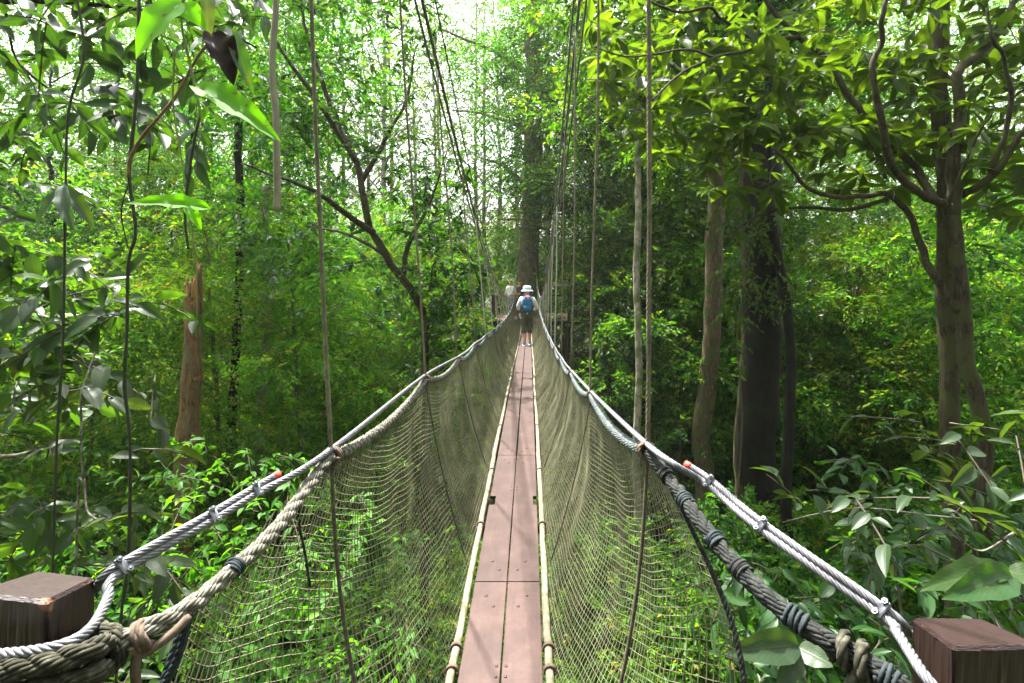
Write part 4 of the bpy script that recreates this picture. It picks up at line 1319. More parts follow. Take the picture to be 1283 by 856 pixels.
row(11, [(-20, 'm'), (110, 'l'), (330, 'c'), (430, 'b'), (500, 'c'), (760, 'b'), (830, 'c'), (900, 'b'), (1010, 'b'), (1090, 'c'), (1180, 'b'), (1300, 'm')], .95)
row(8.5, [(20, 'b'), (100, 'c'), (160, 'b'), (330, 'b'), (400, 'c'), (470, 'b'), (540, 'c'), (780, 'c'), (860, 'b'), (940, 'c'), (1040, 'b'), (1180, 'b')])

# the forest goes on behind the viewpoint and shades everything that faces back along the bridge
for i, (x, y, k) in enumerate([(-5.2, -5, 'd'), (5.0, -5.5, 't'), (0.3, -9, 'd'), (-10, -4, 't'), (10, -4, 'd'), (-6, -11, 't'), (6.5, -11, 'd'), (-13, 2.5, 'd'), (13, 1.5, 't'), (-2.5, -14, 't'), (3, -15, 't')]):
    put(KIND[k][0], x, y, i * 1.7, 1.05, 'tall leafy tree of the forest continuing behind the viewpoint', 'trees behind the viewpoint')

# ------------------------------------------------------------------ named trees and trunks
CROWN = {'t': P_TALL, 'd': P_DARK, 'y': P_TALL2, 'm': P_LOWD}
def trunk_tree(label, path, r0, r1, mat, crown='d', cscale=.7, cz=None, extra=(), name='tree'):
    path = [np.asarray(p, float) for p in path]
    b = path[0].copy(); b[2] = float(gz(b[0], b[1])) - .2
    top = path[-1]
    up = top + np.array((0, 0, 4.0)) + (path[-1] - path[-2]) * (1, 1, 0) * .3
    root = empty(name, label, 'tree', b)
    limbs = [([b, (b + path[0]) / 2] + path + [up], r0, r1)]
    if b[2] > path[0][2] - .4: limbs = [([b] + path[1:] + [up], r0, r1)]
    for e in extra: limbs.append(e)
    trunk_mesh(limbs, b, mat, 'trunk', root, sides=14)
    src = [c for c in CROWN[crown].children if c.name.startswith('crown')][0]
    c = src.copy(); COL.objects.link(c); c.parent = root
    zmin = min(v[2] for v in src.bound_box) * cscale
    c.location = up - b + np.array((0, 0, -zmin - 3.5 if cz is None else cz)); c.scale = (cscale,) * 3
    c.rotation_euler = (0, 0, len(label) * .7)
    return root

trunk_tree('very thick almost black trunk on the right, the widest one in view', [P(950, 645, 11.5), P(948, 480, 11.5), P(953, 380, 11.5), P(955, 290, 11.5), P(958, 180, 11.5)], .44, .36, M['bark_dark'], 'd')
trunk_tree('slim brown trunk standing right against the left edge of the black trunk', [P(926, 610, 12.2), P(932, 480, 12.2), P(936, 380, 12.2), P(934, 270, 12.2), P(935, 170, 12.2)], .15, .12, M['bark_brown'], 'm', 1.0)
trunk_tree('brown textured trunk between the slender pale one and the black one', [P(880, 560, 13.5), P(886, 470, 13.5), P(893, 380, 13.5), P(893, 340, 13.5), P(900, 220, 13.5)], .25, .20, M['bark_brown'], 't')
trunk_tree('slender pale cream trunk just right of the nearest right hanger rope foot', [P(798, 540, 12.5), P(800, 470, 12.5), P(799, 400, 12.5), P(797, 360, 12.5), P(800, 260, 12.5)], .095, .07, M['bark_pale'], 'm', .9)
trunk_tree('thin dark trunk close on the right of the black trunk', [P(985, 640, 10.5), P(988, 500, 10.5), P(990, 430, 10.5), P(978, 340, 10.5), P(965, 250, 10.5)], .12, .08, M['bark_dark'], 'm', .8)
trunk_tree('dark mossy trunk behind the broken stump, half hidden by leaves', [P(290, 570, 14), P(294, 480, 14), P(297, 400, 14), P(300, 330, 14), P(300, 250, 14)], .12, .10, M['bark_dark'], 't')
trunk_tree('pale patchy trunk right of the dark mossy one on the left side', [P(326, 560, 15), P(328, 480, 15), P(331, 440, 15), P(333, 405, 15)], .17, .12, M['bark_pale'], 'm', 1.0)
trunk_tree('straight lichen brown trunk beside the fork of the large leaved tree', [P(1196, 772, 6.4), P(1190, 600, 6.4), P(1188, 480, 6.4), P(1186, 330, 6.4), P(1183, 200, 6.4), P(1178, 60, 6.4)], .115, .095, M['bark_moss'], 'd', .6)
b = P(950, 300, 10.9); 
g = np.random.default_rng(81)
cl = empty('climbing_plant', 'small leaved climber hanging over the upper part of the black trunk', 'climber', P(925, 420, 10.95))
bb = np.array(cl.location)
mb = MB(); tw = MB()
for poly, n in (([(905, 250), (1000, 250), (1000, 330), (960, 400), (915, 350)], 95), ([(905, 330), (935, 340), (930, 470), (915, 460)], 22), ([(965, 350), (1000, 340), (990, 430)], 16)):
    A, D = px_region_sprays(g, n, poly, 10.3, 11.2, (0, -.3, -.5))
    sprays(mb, A, D, .42, 11, .125, .48, T_MID, g, droop=.5, twigs=tw)
for m_ in (mb, tw): m_.v = [v - bb for v in m_.v]
mb.build('foliage', M['leaf_mid'], cl, smooth=False, twigs=tw, mat2=M['twig'])
q = MB(); tube(q, smooth_path(rel([P(925, 620, 10.98), P(930, 520, 10.98), P(924, 420, 10.98), P(938, 330, 10.98), P(945, 260, 10.98)], bb), 40), .02, 7); q.build('stem', M['bark_brown'], cl)
# platform tree
b = TC.copy(); b[2] = float(gz(TC[0], TC[1])) - .2
pt = empty('tree', 'big straight trunk the far platform is built round, directly beyond the walker', 'tree', b)
lm = [([b, TC + (0, 0, -3), TC + (0, 0, 0), TC + (0.02, 0, 2.2), TC + (.05, 0, 6), TC + (.1, 0, 14)], .56, .34)]
for s_, z, a, l in ((-1, 6.5, .5, 4), (1, 7.5, .2, 4.5), (-1, 9, -.3, 4), (1, 10.5, .6, 3.5), (-1, 3.9, .3, 2.6)):
    st = TC + (.05, 0, z); en = st + (s_ * l, a * l, 1.6)
    lm.append(([st, (st + en) / 2 + (0, 0, .2), en], .13, .04))
trunk_mesh(lm, b, M['bark_tower'], 'trunk', pt, sides=16, wob=.06)
g = np.random.default_rng(50)
A, D = blob_sprays([(TC[0] - 1.2, 23, 6.5, 1.6, 1.6, 1.1), (TC[0] + 1.5, 23.2, 7.6, 1.8, 1.6, 1.2), (TC[0] - .3, 22.8, 4.6, 1.5, 1.2, 1.0), (TC[0] + .2, 22.9, 10, 2.2, 2, 1.6), (TC[0] - 2.4, 23, 9.2, 1.6, 1.5, 1), (TC[0] + 3.4, 23.4, 9.4, 2, 1.6, 1.2), (TC[0] + .45, 22.7, 2.7, .5, .4, .9), (TC[0] - .1, 22.5, 4.2, 1.0, .5, 1.2), (TC[0] + .1, 22.4, 6.4, 1.2, .6, 1.5), (TC[0] - .2, 22.3, 8.8, 1.4, .7, 1.6), (TC[0] + .1, 22.3, 11.5, 1.8, .8, 1.8)], 1250, g, .3)
mb = MB(); sprays(mb, A, D, .7, 12, .19, .42, T_LO, g); mb.v = [v - b for v in mb.v]
mb.build('crown', M['leaf_mid'], pt, smooth=False)
mb = MB()
for z in (2.0, 2.95): 
    c = TC + (0.03, 0, z) - b
    coil(mb, [c - (0, 0, .05), c, c + (0, 0, .05)], .53 if z < 2.5 else .51, .045, 2, 6)
mb.build('binding', M['rope'], pt)
mb = MB(); box(mb, TC + (-1.5, -.68, 2.28) - b, TC + (1.1, -.60, 2.38) - b, .005); mb.build('cross_beam', M['timber'], pt, smooth=False)

# broken stump
Ys = 9.5
b = P(228, 770, Ys); b[2] = float(gz(b[0], Ys)) - .1
st = empty('tree_stump', 'tall snapped off trunk with a splintered orange brown broken top', 'tree', b)
mb = MB()
pp = smooth_path(rel([b, P(229, 760, Ys), P(231, 680, Ys), P(234, 580, Ys), P(238, 500, Ys), P(241, 440, Ys), P(243, 372, Ys)], b), 46)
rr = np.interp(np.linspace(0, 1, 46), [0, .35, .55, .66, .72, .80, .86, 1], [.19, .155, .165, .20, .145, .178, .148, .135])
tube(mb, pp, rr, 16, False, wob=.16, seed=9)
mb.build('trunk', M['bark_red'], st)
g = np.random.default_rng(12)
for k in range(16):                                       # jagged splinters of the break
    a = 6.28 * k / 16 + g.normal(0, .1); q = MB()
    c = pp[-1] + np.array((math.cos(a), math.sin(a), 0)) * .106
    h = g.uniform(.18, .42) + (.26 if math.cos(a - .4) > .2 else 0)
    tube(q, smooth_path([c - (0, 0, .30), c, c + (math.cos(a) * .01, 0, h * .6), c + (g.normal(0, .03), g.normal(0, .03), h)], 8), [.045, .045, .044, .04, .034, .026, .016, .003], 6, wob=.2, seed=k)
    q.build('splinter', M['splinter'] if k % 3 else M['bark_red'], st)
q = MB(); c = pp[-1]
tube(q, [c - (0, 0, .2), c + (0, 0, .10)], [.115, .10], 12); q.build('heartwood', M['splinter'], st)
for z0, r_, s_ in ((.66, .07, 1), (.80, .075, 1), (.55, .08, -1)):
    q = MB(); c = pp[int(z0 * 45)]; d = np.array((s_ * .8, -.4, .1))
    tube(q, [c, c + d * .18, c + d * .24], [r_ * 1.6, r_ * 1.2, r_ * .5], 9, wob=.15); q.build('knot', M['bark_red'], st)

# curved dark tree left of centre
Yc = 9.0
b = P(533, 560, Yc); b[2] = float(gz(b[0], Yc)) - .2
ct = empty('tree', 'dark leaning tree left of centre whose trunk curves up to the left and forks', 'tree', b)
L1 = [b, P(533, 620, Yc), P(533, 480, Yc), P(530, 400, Yc), P(518, 365, Yc - .1), P(486, 322, Yc - .2), P(462, 285, Yc - .3)]
lm = [(L1, .10, .062),
      ([P(462, 285, Yc - .3), P(455, 245, Yc - .3), P(448, 205, Yc - .2), P(425, 160, Yc), P(400, 90, Yc + .2), P(380, 20, Yc + .3), P(372, -60, Yc + .3)], .060, .02),
      ([P(468, 292, Yc - .3), P(440, 272, Yc - .6), P(405, 245, Yc - 1), P(370, 228, Yc - 1.3), P(330, 215, Yc - 1.6), P(303, 205, Yc - 1.7)], .06, .012),
      ([P(486, 322, Yc - .2), P(450, 300, Yc), P(420, 290, Yc + .2), P(380, 282, Yc + .4)], .04, .012),
      ([P(448, 205, Yc - .2), P(400, 130, Yc - .5), P(352, 60, Yc - .8), P(330, 0, Yc - 1)], .05, .015),
      ([P(505, 345, Yc - .1), P(515, 300, Yc), P(540, 250, Yc + .3), P(560, 190, Yc + .5)], .05, .012),
      ([P(452, 230, Yc - .2), P(480, 180, Yc), P(510, 120, Yc + .3), P(520, 60, Yc + .4)], .05, .012),
      ([P(531, 420, Yc), P(550, 380, Yc), P(575, 340, Yc + .3)], .035, .01)]
trunk_mesh(lm, b, M['bark_moss'], 'trunk', ct)
g = np.random.default_rng(60)
mb = MB(); tw = MB()
for poly, n, y0, y1 in (([(330, -60), (560, -60), (560, 60), (500, 120), (380, 130)], 95, 8.4, 10.2), ([(300, 80), (420, 110), (500, 160), (540, 260), (470, 250), (330, 200)], 105, 7.8, 9.8), ([(500, 200), (590, 200), (600, 420), (540, 440), (500, 330)], 120, 8.4, 10), ([(280, 230), (460, 300), (500, 390), (440, 420), (300, 330)], 55, 8, 10), ([(545, 330), (600, 330), (590, 470), (550, 520)], 50, 8.6, 10)):
    A, D = px_region_sprays(g, n, poly, y0, y1)
    sprays(mb, A, D, .55, 13, .17, .40, T_MID, g, twigs=tw)
for m_ in (mb, tw): m_.v = [v - b for v in m_.v]
mb.build('crown', M['leaf_dark'], ct, smooth=False, twigs=tw, mat2=M['bark_dark'])

# large leaved tree on the right
Yr = 5.2
b = P(1226, 775, Yr); b[2] = float(gz(b[0], Yr)) - .2
rt = empty('tree', 'mossy forked tree on the right with crooked limbs and large olive green leaves', 'tree', b)
lm = [([b, P(1228, 900, Yr), P(1226, 775, Yr), P(1230, 650, Yr), P(1236, 565, Yr), P(1217, 470, Yr), P(1204, 380, Yr), P(1197, 300, Yr), P(1192, 255, Yr)], .092, .070),
      ([P(1193, 270, Yr), P(1196, 200, Yr), P(1202, 130, Yr + .1), P(1201, 95, Yr + .1), P(1222, 72, Yr + .2), P(1260, 30, Yr + .3), P(1290, -60, Yr + .4)], .070, .022),
      ([P(1190, 258, Yr), P(1160, 246, Yr - .1), P(1132, 226, Yr - .2), P(1112, 190, Yr - .3), P(1104, 150, Yr - .4), P(1094, 90, Yr - .5), P(1104, 55, Yr - .5), P(1106, 20, Yr - .6), P(1122, -40, Yr - .6)], .042, .018),
      ([P(1172, 252, Yr), P(1140, 205, Yr + .3), P(1085, 150, Yr + .4), P(1062, 118, Yr + .5), P(1035, 75, Yr + .6), P(998, 45, Yr + .6), P(965, 10, Yr + .6), P(930, -50, Yr + .6)], .042, .022),
      ([P(1204, 245, Yr), P(1238, 225, Yr - .2), P(1262, 195, Yr - .3), P(1285, 165, Yr - .4), P(1330, 130, Yr - .5)], .04, .02),
      ([P(1240, 222, Yr - .2), P(1258, 170, Yr - .3), P(1266, 120, Yr - .4), P(1258, 70, Yr - .5), P(1245, 50, Yr - .6), P(1236, 10, Yr - .6)], .028, .012),
      ([P(1200, 390, Yr), P(1170, 345, Yr + .1), P(1152, 310, Yr + .2), P(1140, 270, Yr + .2), P(1112, 244, Yr + .1), P(1080, 247, Yr), P(1040, 246, Yr - .1), P(1012, 235, Yr - .2), P(996, 215, Yr - .3), P(970, 185, Yr - .4)], .042, .014),
      ([P(1112, 250, Yr + .1), P(1060, 262, Yr + .2), P(1000, 260, Yr + .3), P(955, 268, Yr + .5), P(905, 300, Yr + .7)], .026, .008),
      ([P(1000, 47, Yr + .6), P(950, 50, Yr + .2), P(905, 25, Yr), P(890, 10, Yr - .2), P(850, 15, Yr - .3), P(800, -5, Yr - .4)], .026, .010),
      ([P(985, 47, Yr + .5), P(930, 65, Yr), P(895, 72, Yr - .3), P(850, 95, Yr - .6), P(818, 125, Yr - .8)], .022, .008),
      ([P(895, 72, Yr - .3), P(860, 62, Yr - .5), P(820, 68, Yr - .7), P(780, 70, Yr - .8), P(745, 58, Yr - .9)], .014, .006),
      ([P(1186, 262, Yr), P(1200, 225, Yr - .2), P(1228, 165, Yr - .4), P(1245, 140, Yr - .5)], .018, .008)]
trunk_mesh(lm, b, M['bark_moss'], 'trunk', rt, wob=.07)
tkeep = [o for o in rt.children][0]
g = np.random.default_rng(61)
mb = MB(); tw = MB()
BIG = t_hi('obovate', 7, .20, .18, .03)
BIG = (BIG[0], BIG[1])
def rosettes(mb, A, g, L, k=7, tpl=T_MID, ratio=.36, twl=.3):
    """leaves crowded in a whorl at the end of each twig"""
    m = len(A)
    d = unit(g.normal(0, 1, (m, 3)) * (1, 1, .4) + (-.2, -.25, .1))
    q = unit(np.cross(d, g.normal(0, 1, (m, 3)))); w = np.cross(d, q)
    th = np.arange(k) * 2.4
    ld = d[:, None] * g.uniform(.2, .9, (m, k, 1)) + q[:, None] * np.cos(th)[None, :, None] + w[:, None] * np.sin(th)[None, :, None]
    ld = ld + g.normal(0, .25, ld.shape)
    ld[..., 2] = ld[..., 2] * .5 - g.uniform(0, .45, (m, 1))
    pos = A[:, None] + d[:, None] * g.uniform(-.10, .02, (m, k, 1))
    nr = np.array((0, 0, 1.0)) + g.normal(0, .5, (m, k, 3))
    LL = L * g.uniform(.5, 1.35, (m, k)) * g.uniform(.7, 1.15, (m, 1))
    add_leaves(mb, pos.reshape(-1, 3), ld.reshape(-1, 3), nr.reshape(-1, 3), LL.ravel(), (LL * ratio * g.uniform(.85, 1.15, (m, k))).ravel(), tpl, np.clip(g.beta(2, 2.2, (m, k)) , 0, 1).ravel())
    u = np.linspace(0, 1, 5)
    pts = A[:, None] - d[:, None] * (u[None, :, None] * twl) + np.array((0, 0, -.04)) * (u ** 2)[None, :, None]
    strands(tw, pts, .005, (.3, .2, .93), 4)
for poly, n, y0, y1 in (([(700, -70), (1330, -70), (1330, 60), (1100, 90), (740, 60)], 170, 5.0, 7.6), ([(745, 40), (1000, 60), (1000, 180), (860, 215), (760, 150)], 135, 4.9, 7.2), ([(980, 60), (1330, 60), (1330, 150), (1180, 190), (1000, 190)], 135, 5.1, 7.4), ([(860, 150), (1170, 160), (1150, 235), (1000, 240), (880, 245)], 62, 5.1, 7.2), ([(1200, 160), (1330, 160), (1330, 300), (1230, 260)], 36, 4.9, 6.6)):
    A, D = px_region_sprays(g, n, poly, y0, y1)
    rosettes(mb, A, g, .25, 7, BIG)
for m_ in (mb, tw): m_.v = [v - b for v in m_.v]
mb.build('crown', M['leaf_olive'], rt, smooth=True, twigs=tw, mat2=M['twig'])

# ------------------------------------------------------------------ near left plants
def region_plant(name, label, cat, spec, seed, base, mat, stems, stem_mat, L, k=9, sl=.5, ratio=.42, tpl=T_MID, droop=.35, tilt=.4, ang=58):
    g = np.random.default_rng(seed)
    root = empty(name, label, cat, base)
    mb, tw = MB(), MB()
    for poly, n, y0, y1 in spec:
        A, D = px_region_sprays(g, n, poly, y0, y1)
        sprays(mb, A, D, sl, k, L, ratio, tpl, g, droop=droop, tilt=tilt, ang=ang, twigs=tw)
    for m_ in (mb, tw): m_.v = [v - np.asarray(base) for v in m_.v]
    mb.build('foliage', mat, root, smooth=True, twigs=tw, mat2=M['twig'])
    if stems:
        trunk_mesh(stems, base, stem_mat, 'stem', root)
    return root
OV = t_hi('ovate', 7, .22, .16, .03)
Y0 = 4.2
b = P(-140, 900, Y0); b[2] = float(gz(b[0], Y0))
region_plant('overhanging_tree', 'dark leaved tree whose branches hang in at the top left corner', 'tree',
             [([(-80, -80), (330, -80), (330, 20), (300, 110), (235, 190), (140, 150), (60, 190), (-80, 190)], 86, 3.8, 5.4), ([(-80, 120), (60, 150), (40, 330), (-80, 330)], 22, 3.8, 5)], 70, b, M['leaf_canopy'],
             [([b, P(-145, 500, Y0), P(-130, 100, Y0), P(-110, -90, Y0)], .11, .06), ([P(-130, 60, Y0), P(-20, 8, Y0), P(70, 2, Y0), P(150, 8, Y0), P(260, 30, Y0 - .2), P(320, 60, Y0 - .3)], .03, .008), ([P(-120, 40, Y0), P(-10, 60, Y0 + .3), P(60, 110, Y0 + .5), P(110, 130, Y0 + .5)], .02, .006), ([P(0, -30, Y0), P(15, 60, Y0 + .1), P(38, 100, Y0 + .1), P(60, 150, Y0)], .012, .005)],
             M['bark_dark'], .23, 8, .5, .36, OV, .5)
b = P(-120, 800, 4.5); b[2] = float(gz(b[0], 4.5))
region_plant('broadleaf_shrub', 'deep green broad leaved shrub at the left edge behind the two dark vines', 'shrub',
             [([(-60, 300), (110, 310), (215, 390), (215, 430), (100, 440), (-60, 420)], 36, 4.0, 5.6), ([(-60, 420), (60, 430), (80, 520), (-60, 560)], 10, 4, 5.2)], 71, b, M['leaf_shrub'],
             [([b, P(-80, 560, 4.5), P(-20, 440, 4.4), P(60, 380, 4.3), P(130, 360, 4.2)], .03, .008), ([P(-60, 520, 4.5), P(0, 460, 4.3), P(75, 410, 4.1), P(150, 395, 4.1)], .02, .006), ([P(-80, 560, 4.5), P(0, 572, 4.3), P(45, 565, 4.2), P(75, 550, 4.2)], .03, .012)],
             M['bark_limb'], .24, 8, .5, .46, OV, .4)
b = P(60, 900, 3.4); b[2] = float(gz(b[0], 3.4))
region_plant('sapling', 'sapling with greyish drooping leaves above the left post, crossed by the dark vines', 'sapling',
             [([(0, 430), (215, 445), (215, 520), (110, 540), (10, 500)], 9, 3.4, 4.4), ([(40, 560), (140, 560), (140, 590), (50, 590)], 2, 3.2, 3.5), ([(80, 640), (200, 650), (200, 700), (90, 700)], 4, 3, 3.6)], 72, b, M['leaf_pale'],
             [([b, P(95, 700, 3.4), P(105, 600, 3.4), P(100, 500, 3.5), P(120, 440, 3.6)], .012, .006), ([P(105, 600, 3.4), P(110, 640, 3.3), P(130, 655, 3.2)], .008, .004)],
             M['bark_limb'], .20, 6, .42, .42, OV, .6)
b = P(20, 1100, 4.0); b[2] = float(gz(b[0], 4))
region_plant('bush', 'dark bush with toothed leaves low behind the left post', 'bush',
             [([(-60, 590), (210, 640), (260, 760), (150, 860), (-60, 860)], 42, 3.4, 5.4)], 73, b, M['leaf_shrub'],
             [([b, P(20, 850, 4), P(60, 700, 4)], .02, .008)], M['bark_limb'], .19, 8, .5, .42, OV, .4)
b = P(330, 1400, 4.6); b[2] = float(gz(b[0], 4.6))
region_plant('bush', 'yellow green small leaved bush seen through the left net', 'bush',
             [([(200, 560), (340, 560), (460, 620), (520, 800), (420, 880), (230, 880), (200, 720)], 210, 4.4, 6.8)], 74, b, M['leaf_bright'],
             [([b, P(340, 1000, 5), P(340, 720, 5.4)], .03, .008), ([P(340, 1000, 5), P(420, 800, 5.4)], .02, .008)], M['bark_limb'], .12, 11, .5, .42, T_MID, .3)
# right side low plants
b = P(1330, 1000, 3.4); b[2] = float(gz(b[0], 3.4))
region_plant('sapling', 'sapling reaching in from the right with flat greyish leaves above the cable', 'sapling',
             [([(960, 615), (1180, 600), (1200, 680), (1100, 700), (960, 680)], 13, 3.0, 4.2), ([(1130, 510), (1300, 520), (1300, 580), (1150, 570)], 9, 3.2, 4.2)], 75, b, M['leaf_pale'],
             [([b, P(1330, 760, 3.4), P(1300, 680, 3.4), P(1240, 655, 3.4), P(1160, 645, 3.5), P(1090, 636, 3.6), P(1040, 640, 3.7), P(980, 655, 3.8)], .014, .004), ([P(1330, 760, 3.4), P(1320, 600, 3.5), P(1270, 545, 3.5), P(1190, 530, 3.6)], .012, .004), ([P(1270, 668, 3.4), P(1225, 690, 3.3), P(1180, 650, 3.3)], .008, .004)],
             M['bark_limb'], .19, 6, .45, .40, OV, .12, .22, 62)
b = P(1150, 1300, 4.2); b[2] = float(gz(b[0], 4.2))
region_plant('bush', 'dark glossy bush under the right cable beside the mossy trunks', 'bush',
             [([(900, 700), (1060, 680), (1200, 700), (1330, 740), (1330, 880), (940, 880), (920, 780)], 85, 3.0, 5.2), ([(1060, 570), (1330, 590), (1330, 740), (1100, 690)], 40, 4.2, 5.6)], 76, b, M['leaf_shrub'],
             [([b, P(1140, 900, 4.2), P(1120, 700, 4.3)], .02, .008)], M['bark_limb'], .17, 9, .5, .42, OV, .4)

# single large leaves on stems
HE = t_hi('heart', 14, .25, .12, .04)
OVH = t_hi('ovate', 14, .22, .14, .05)
def big_leaf(parent, base, tip, width, nrm, mat, tpl, pbase, droop_label=None):
    base, tip = np.asarray(base), np.asarray(tip)
    mb = MB()
    add_leaves(mb, (base - pbase)[None], (tip - base)[None], np.asarray(nrm, float)[None], np.array([np.linalg.norm(tip - base)]), np.array([width]), tpl, np.array([RNG.uniform(.2, .8)]))
    o = mb.build('leaf', mat, parent)
    if droop_label: o['label'] = droop_label
    return o
def leafy_stem(name, label, cat, stems, leaves):
    b = np.asarray(stems[0][0][0], float)
    root = empty(name, label, cat, b)
    for pts, r0, r1, m_ in stems:
        q = MB(); p = smooth_path(rel(pts, b), 8 * len(pts)); g = np.random.default_rng(len(p))
        tube(q, p, np.linspace(r0, r1, len(p)) * (1 + .12 * g.normal(0, 1, len(p)).clip(-1.5, 1.5)), 7)
        q.build('stem', m_, root)
    for a in leaves:
        big_leaf(root, *a[:-1], pbase=b) if a[-1] is None else big_leaf(root, *a[:-1], pbase=b, droop_label=a[-1])
    return root
V = M['vine']
leafy_stem('vine', 'leftmost long dark vine hanging straight down the left side', 'vine',
           [([P(92, -40, 3.0), P(97, 0, 3.0), P(105, 70, 3.0), P(86, 140, 3.0), P(82, 250, 3.0), P(79, 420, 3.0), P(71, 560, 3.0), P(66, 720, 3.0), P(64, 800, 3.0), P(60, 1000, 3.0)], .0075, .006, V)],
           [(P(82, 235, 3.0), P(30, 282, 2.9), .10, (0, -.6, .8), M['leaf_pale'], OVH, None), (P(80, 232, 3.0), P(78, 280, 2.8), .09, (0, -1, .3), M['leaf_pale'], OVH, None), (P(84, 235, 3.0), P(114, 278, 2.95), .08, (.2, -.7, .6), M['leaf_pale'], OVH, None)])
leafy_stem('vine', 'wavy dark vine with a brown stem winding off it, second from the left', 'vine',
           [([P(175, -30, 2.5), P(173, 60, 2.5), P(171, 120, 2.5), P(164, 190, 2.5), P(162, 225, 2.5), P(170, 290, 2.5), P(161, 330, 2.5), P(159, 420, 2.5), P(156, 480, 2.5), P(163, 560, 2.5), P(161, 690, 2.5), P(152, 770, 2.5), P(145, 860, 2.5), P(142, 1000, 2.5)], .0085, .0065, V),
            ([P(272, 45, 2.3), P(250, 68, 2.35), P(222, 118, 2.4), P(205, 140, 2.4), P(178, 172, 2.46), P(163, 200, 2.48), P(161, 222, 2.49)], .006, .008, M['vine_brown']),
            ([P(163, 225, 2.5), P(152, 265, 2.55), P(160, 310, 2.6)], .004, .003, V)],
           [])
leafy_stem('vine', 'short vine with glowing lime leaves hanging from the top left', 'vine',
           [([P(238, -30, 2.2), P(227, 20, 2.2), P(238, 80, 2.2), P(249, 130, 2.2), P(250, 148, 2.2)], .0055, .005, M['stem_green']),
            ([P(250, 147, 2.2), P(241, 190, 2.2), P(233, 250, 2.2), P(232, 280, 2.2), P(236, 312, 2.2)], .0065, .005, V),
            ([P(219, 60, 2.25), P(217, 130, 2.25), P(226, 190, 2.25), P(238, 270, 2.25), P(246, 340, 2.25), P(247, 400, 2.25)], .004, .003, M['stem_green'])],
           [(P(242, 108, 2.2), P(340, 146, 2.0), .125, (.15, -.75, .65), M['leaf_glow'], OVH, 'lime green leaf glowing in the light'),
            (P(264, 262, 2.2), P(163, 241, 2.0), .085, (0, -.8, .6), M['leaf_glow'], OVH, 'lime green leaf glowing in the light'),
            (P(234, 255, 2.2), P(250, 282, 2.15), .05, (.3, -.8, .5), M['leaf_glow'], OVH, None),
            (P(228, 2, 2.2), P(152, 55, 2.1), .20, (-.2, -.9, .35), M['leaf_glow'], HE, None),
            (P(228, 5, 2.2), P(252, 26, 2.15), .09, (.2, -.9, .3), M['leaf_glow'], HE, None),
            (P(258, -10, 2.25), P(263, 50, 2.2), .055, (.7, -.7, .2), M['leaf_pale'], OVH, None),
            (P(290, 40, 2.3), P(314, 105, 2.2), .07, (.4, -.9, .1), M['leaf_shrub'], OVH, None)])
q = MB()
bb = P(265, 42, 2.25)
CUR = t_hi('ovate', 18, .35, .45, .16)
add_leaves(q, np.zeros((1, 3)), (P(304, 110, 2.2) - bb)[None], np.array([(.55, -.75, .2)]), np.array([.225]), np.array([.125]), CUR, np.array([.5]))
o = q.build('dead_leaf', M['leaf_dead']); o.location = bb
tag(o, 'curled dark brown dead leaf hanging among the top left leaves', 'leaf')
# bare hanging root
q = MB(); bb = P(347, 264, 2.6)
p = smooth_path(rel([P(348, -60, 2.6), P(345, 20, 2.6), P(341, 90, 2.6), P(346, 150, 2.6), P(347, 220, 2.6), P(347, 264, 2.6)], bb), 60)
tube(q, p, np.linspace(.0145, .0175, 60), 10, True, wob=.08, seed=2)
o = q.build('hanging_root', M['root']); o.location = bb
tag(o, 'bare grey hanging root ending in a blunt cut tip at upper left', 'root')
# big near leaves right
leafy_stem('seedling', 'plant with two big dark green leaves just behind the right post', 'plant',
           [([P(1300, 1000, 2.2), P(1296, 800, 2.2), P(1284, 740, 2.2), P(1262, 722, 2.2)], .006, .004, M['stem_green'])],
           [(P(1262, 718, 2.2), P(1174, 716, 2.0), .125, (-.1, -.45, .9), M['leaf_shrub'], OVH, None), (P(1268, 722, 2.15), P(1212, 738, 1.9), .13, (0, -.7, .7), M['leaf_shrub'], OVH, None), (P(1262, 716, 2.25), P(1330, 730, 2.15), .11, (.1, -.6, .8), M['leaf_shrub'], OVH, None)])
leafy_stem('seedling', 'pale veined big leaves under the blackened rope at lower right', 'plant',
           [([P(990, 1100, 2.1), P(1000, 900, 2.1), P(1002, 830, 2.05), P(998, 812, 2.0)], .005, .003, M['stem_green'])],
           [(P(1000, 808, 2.0), P(930, 814, 1.8), .115, (-.1, -.75, .65), M['leaf_pale'], OVH, None), (P(1000, 815, 2.0), P(985, 852, 1.85), .10, (.1, -.8, .5), M['leaf_pale'], OVH, None), (P(1000, 812, 2.0), P(1040, 830, 1.9), .09, (.1, -.8, .6), M['leaf_pale'], OVH, None)])

# ------------------------------------------------------------------ undergrowth
g = np.random.default_rng(90)
NC = 1400
yy = 2.5 + 40 * g.uniform(0, 1, NC) ** 1.25
xx = g.uniform(-1, 1, NC) * (yy * 1.12 + 4)
hh = g.uniform(.35, 2.3, NC) * np.where(np.abs(xx) < 2.0, .8, 1.15)
rr = g.uniform(.6, 1.5, NC)
per = 24
cx = np.repeat(xx, per); cy = np.repeat(yy, per)
A = np.stack([cx + g.normal(0, .6, NC * per) * np.repeat(rr, per), cy + g.normal(0, .6, NC * per) * np.repeat(rr, per), np.zeros(NC * per)], 1)
A[:, 2] = gz(A[:, 0], A[:, 1]) + np.repeat(hh, per) * g.uniform(.05, 1, NC * per) ** .7
D = unit(g.normal(0, 1, (NC * per, 3)) * (1, 1, .4) + (0, 0, .35))
mb = MB()
sprays(mb, A, D, .5, 12, np.repeat(.075 + .12 * g.beta(1.3, 3, NC), per)[:, None], .5, T_LO, g, bias=np.repeat(g.normal(-.05, .35, NC), per))
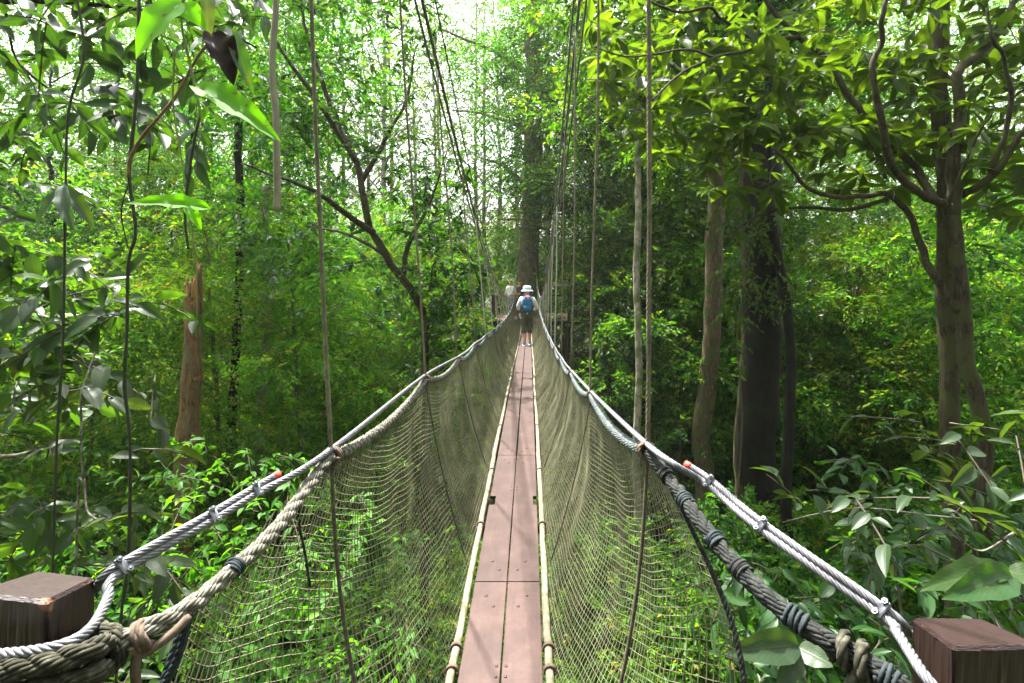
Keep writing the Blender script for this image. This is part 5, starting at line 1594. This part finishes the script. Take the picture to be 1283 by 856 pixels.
o = mb.build('undergrowth', M['leaf_mid'], smooth=False); o['kind'] = 'stuff'
o['label'] = 'tangled leafy undergrowth covering the forest floor'; o['category'] = 'undergrowth'

# ------------------------------------------------------------------ humid air
mb = MB(); box(mb, (-70, -12, -9), (70, 62, 32))
m, t, out = nt('humid_air')
pv = N(t, 'ShaderNodeVolumePrincipled')
pv.inputs['Color'].default_value = (.90, .95, .92, 1); pv.inputs['Density'].default_value = HAZE; pv.inputs['Anisotropy'].default_value = .35
t.links.new(pv.outputs[0], out.inputs['Volume'])
ho = mb.build('haze', m, smooth=False)
tag(ho, None, None, None, 'stuff')

# ------------------------------------------------------------------ light, sky, camera
EL, AZ = math.radians(66), math.radians(-32)
w = bpy.data.worlds.new('World'); SC.world = w; w.use_nodes = True
t = w.node_tree
bg = t.nodes['Background']
sky = t.nodes.new('ShaderNodeTexSky'); sky.sky_type = 'NISHITA'; sky.sun_disc = False
sky.sun_elevation = EL; sky.sun_rotation = AZ; sky.dust_density = 6; sky.air_density = 1.2; sky.ozone_density = .6
hs = t.nodes.new('ShaderNodeHueSaturation'); hs.inputs['Saturation'].default_value = .25
t.links.new(sky.outputs[0], hs.inputs['Color']); t.links.new(hs.outputs[0], bg.inputs['Color'])
bg.inputs['Strength'].default_value = 0.15
sun = bpy.data.lights.new('sun', 'SUN'); sun.energy = 4.6; sun.angle = math.radians(1.0); sun.color = (1, .96, .88)
so = bpy.data.objects.new('sun', sun); COL.objects.link(so)
dv = Vector((math.sin(AZ) * math.cos(EL), math.cos(AZ) * math.cos(EL), math.sin(EL)))
so.rotation_euler = dv.to_track_quat('Z', 'Y').to_euler(); so.location = (0, 0, 60)

cam = bpy.data.cameras.new('camera'); co = bpy.data.objects.new('camera', cam); COL.objects.link(co)
cam.sensor_width = 36; cam.lens = F / 1283 * 36
cam.shift_x = (641.5 - CX) / 1283; cam.shift_y = (CY - 428) / 1283
cam.clip_start = .02; cam.clip_end = 2000
co.rotation_euler = (math.radians(90), 0, 0)
SC.camera = co
SC.view_settings.view_transform = 'Standard'; SC.view_settings.look = 'None'
SC.view_settings.exposure = 2.55; SC.view_settings.gamma = 1
cy_ = SC.cycles
cy_.max_bounces = 12; cy_.diffuse_bounces = 8; cy_.glossy_bounces = 2; cy_.transmission_bounces = 8; cy_.transparent_max_bounces = 8
cy_.use_denoising = True
cy_.caustics_reflective = False; cy_.caustics_refractive = False
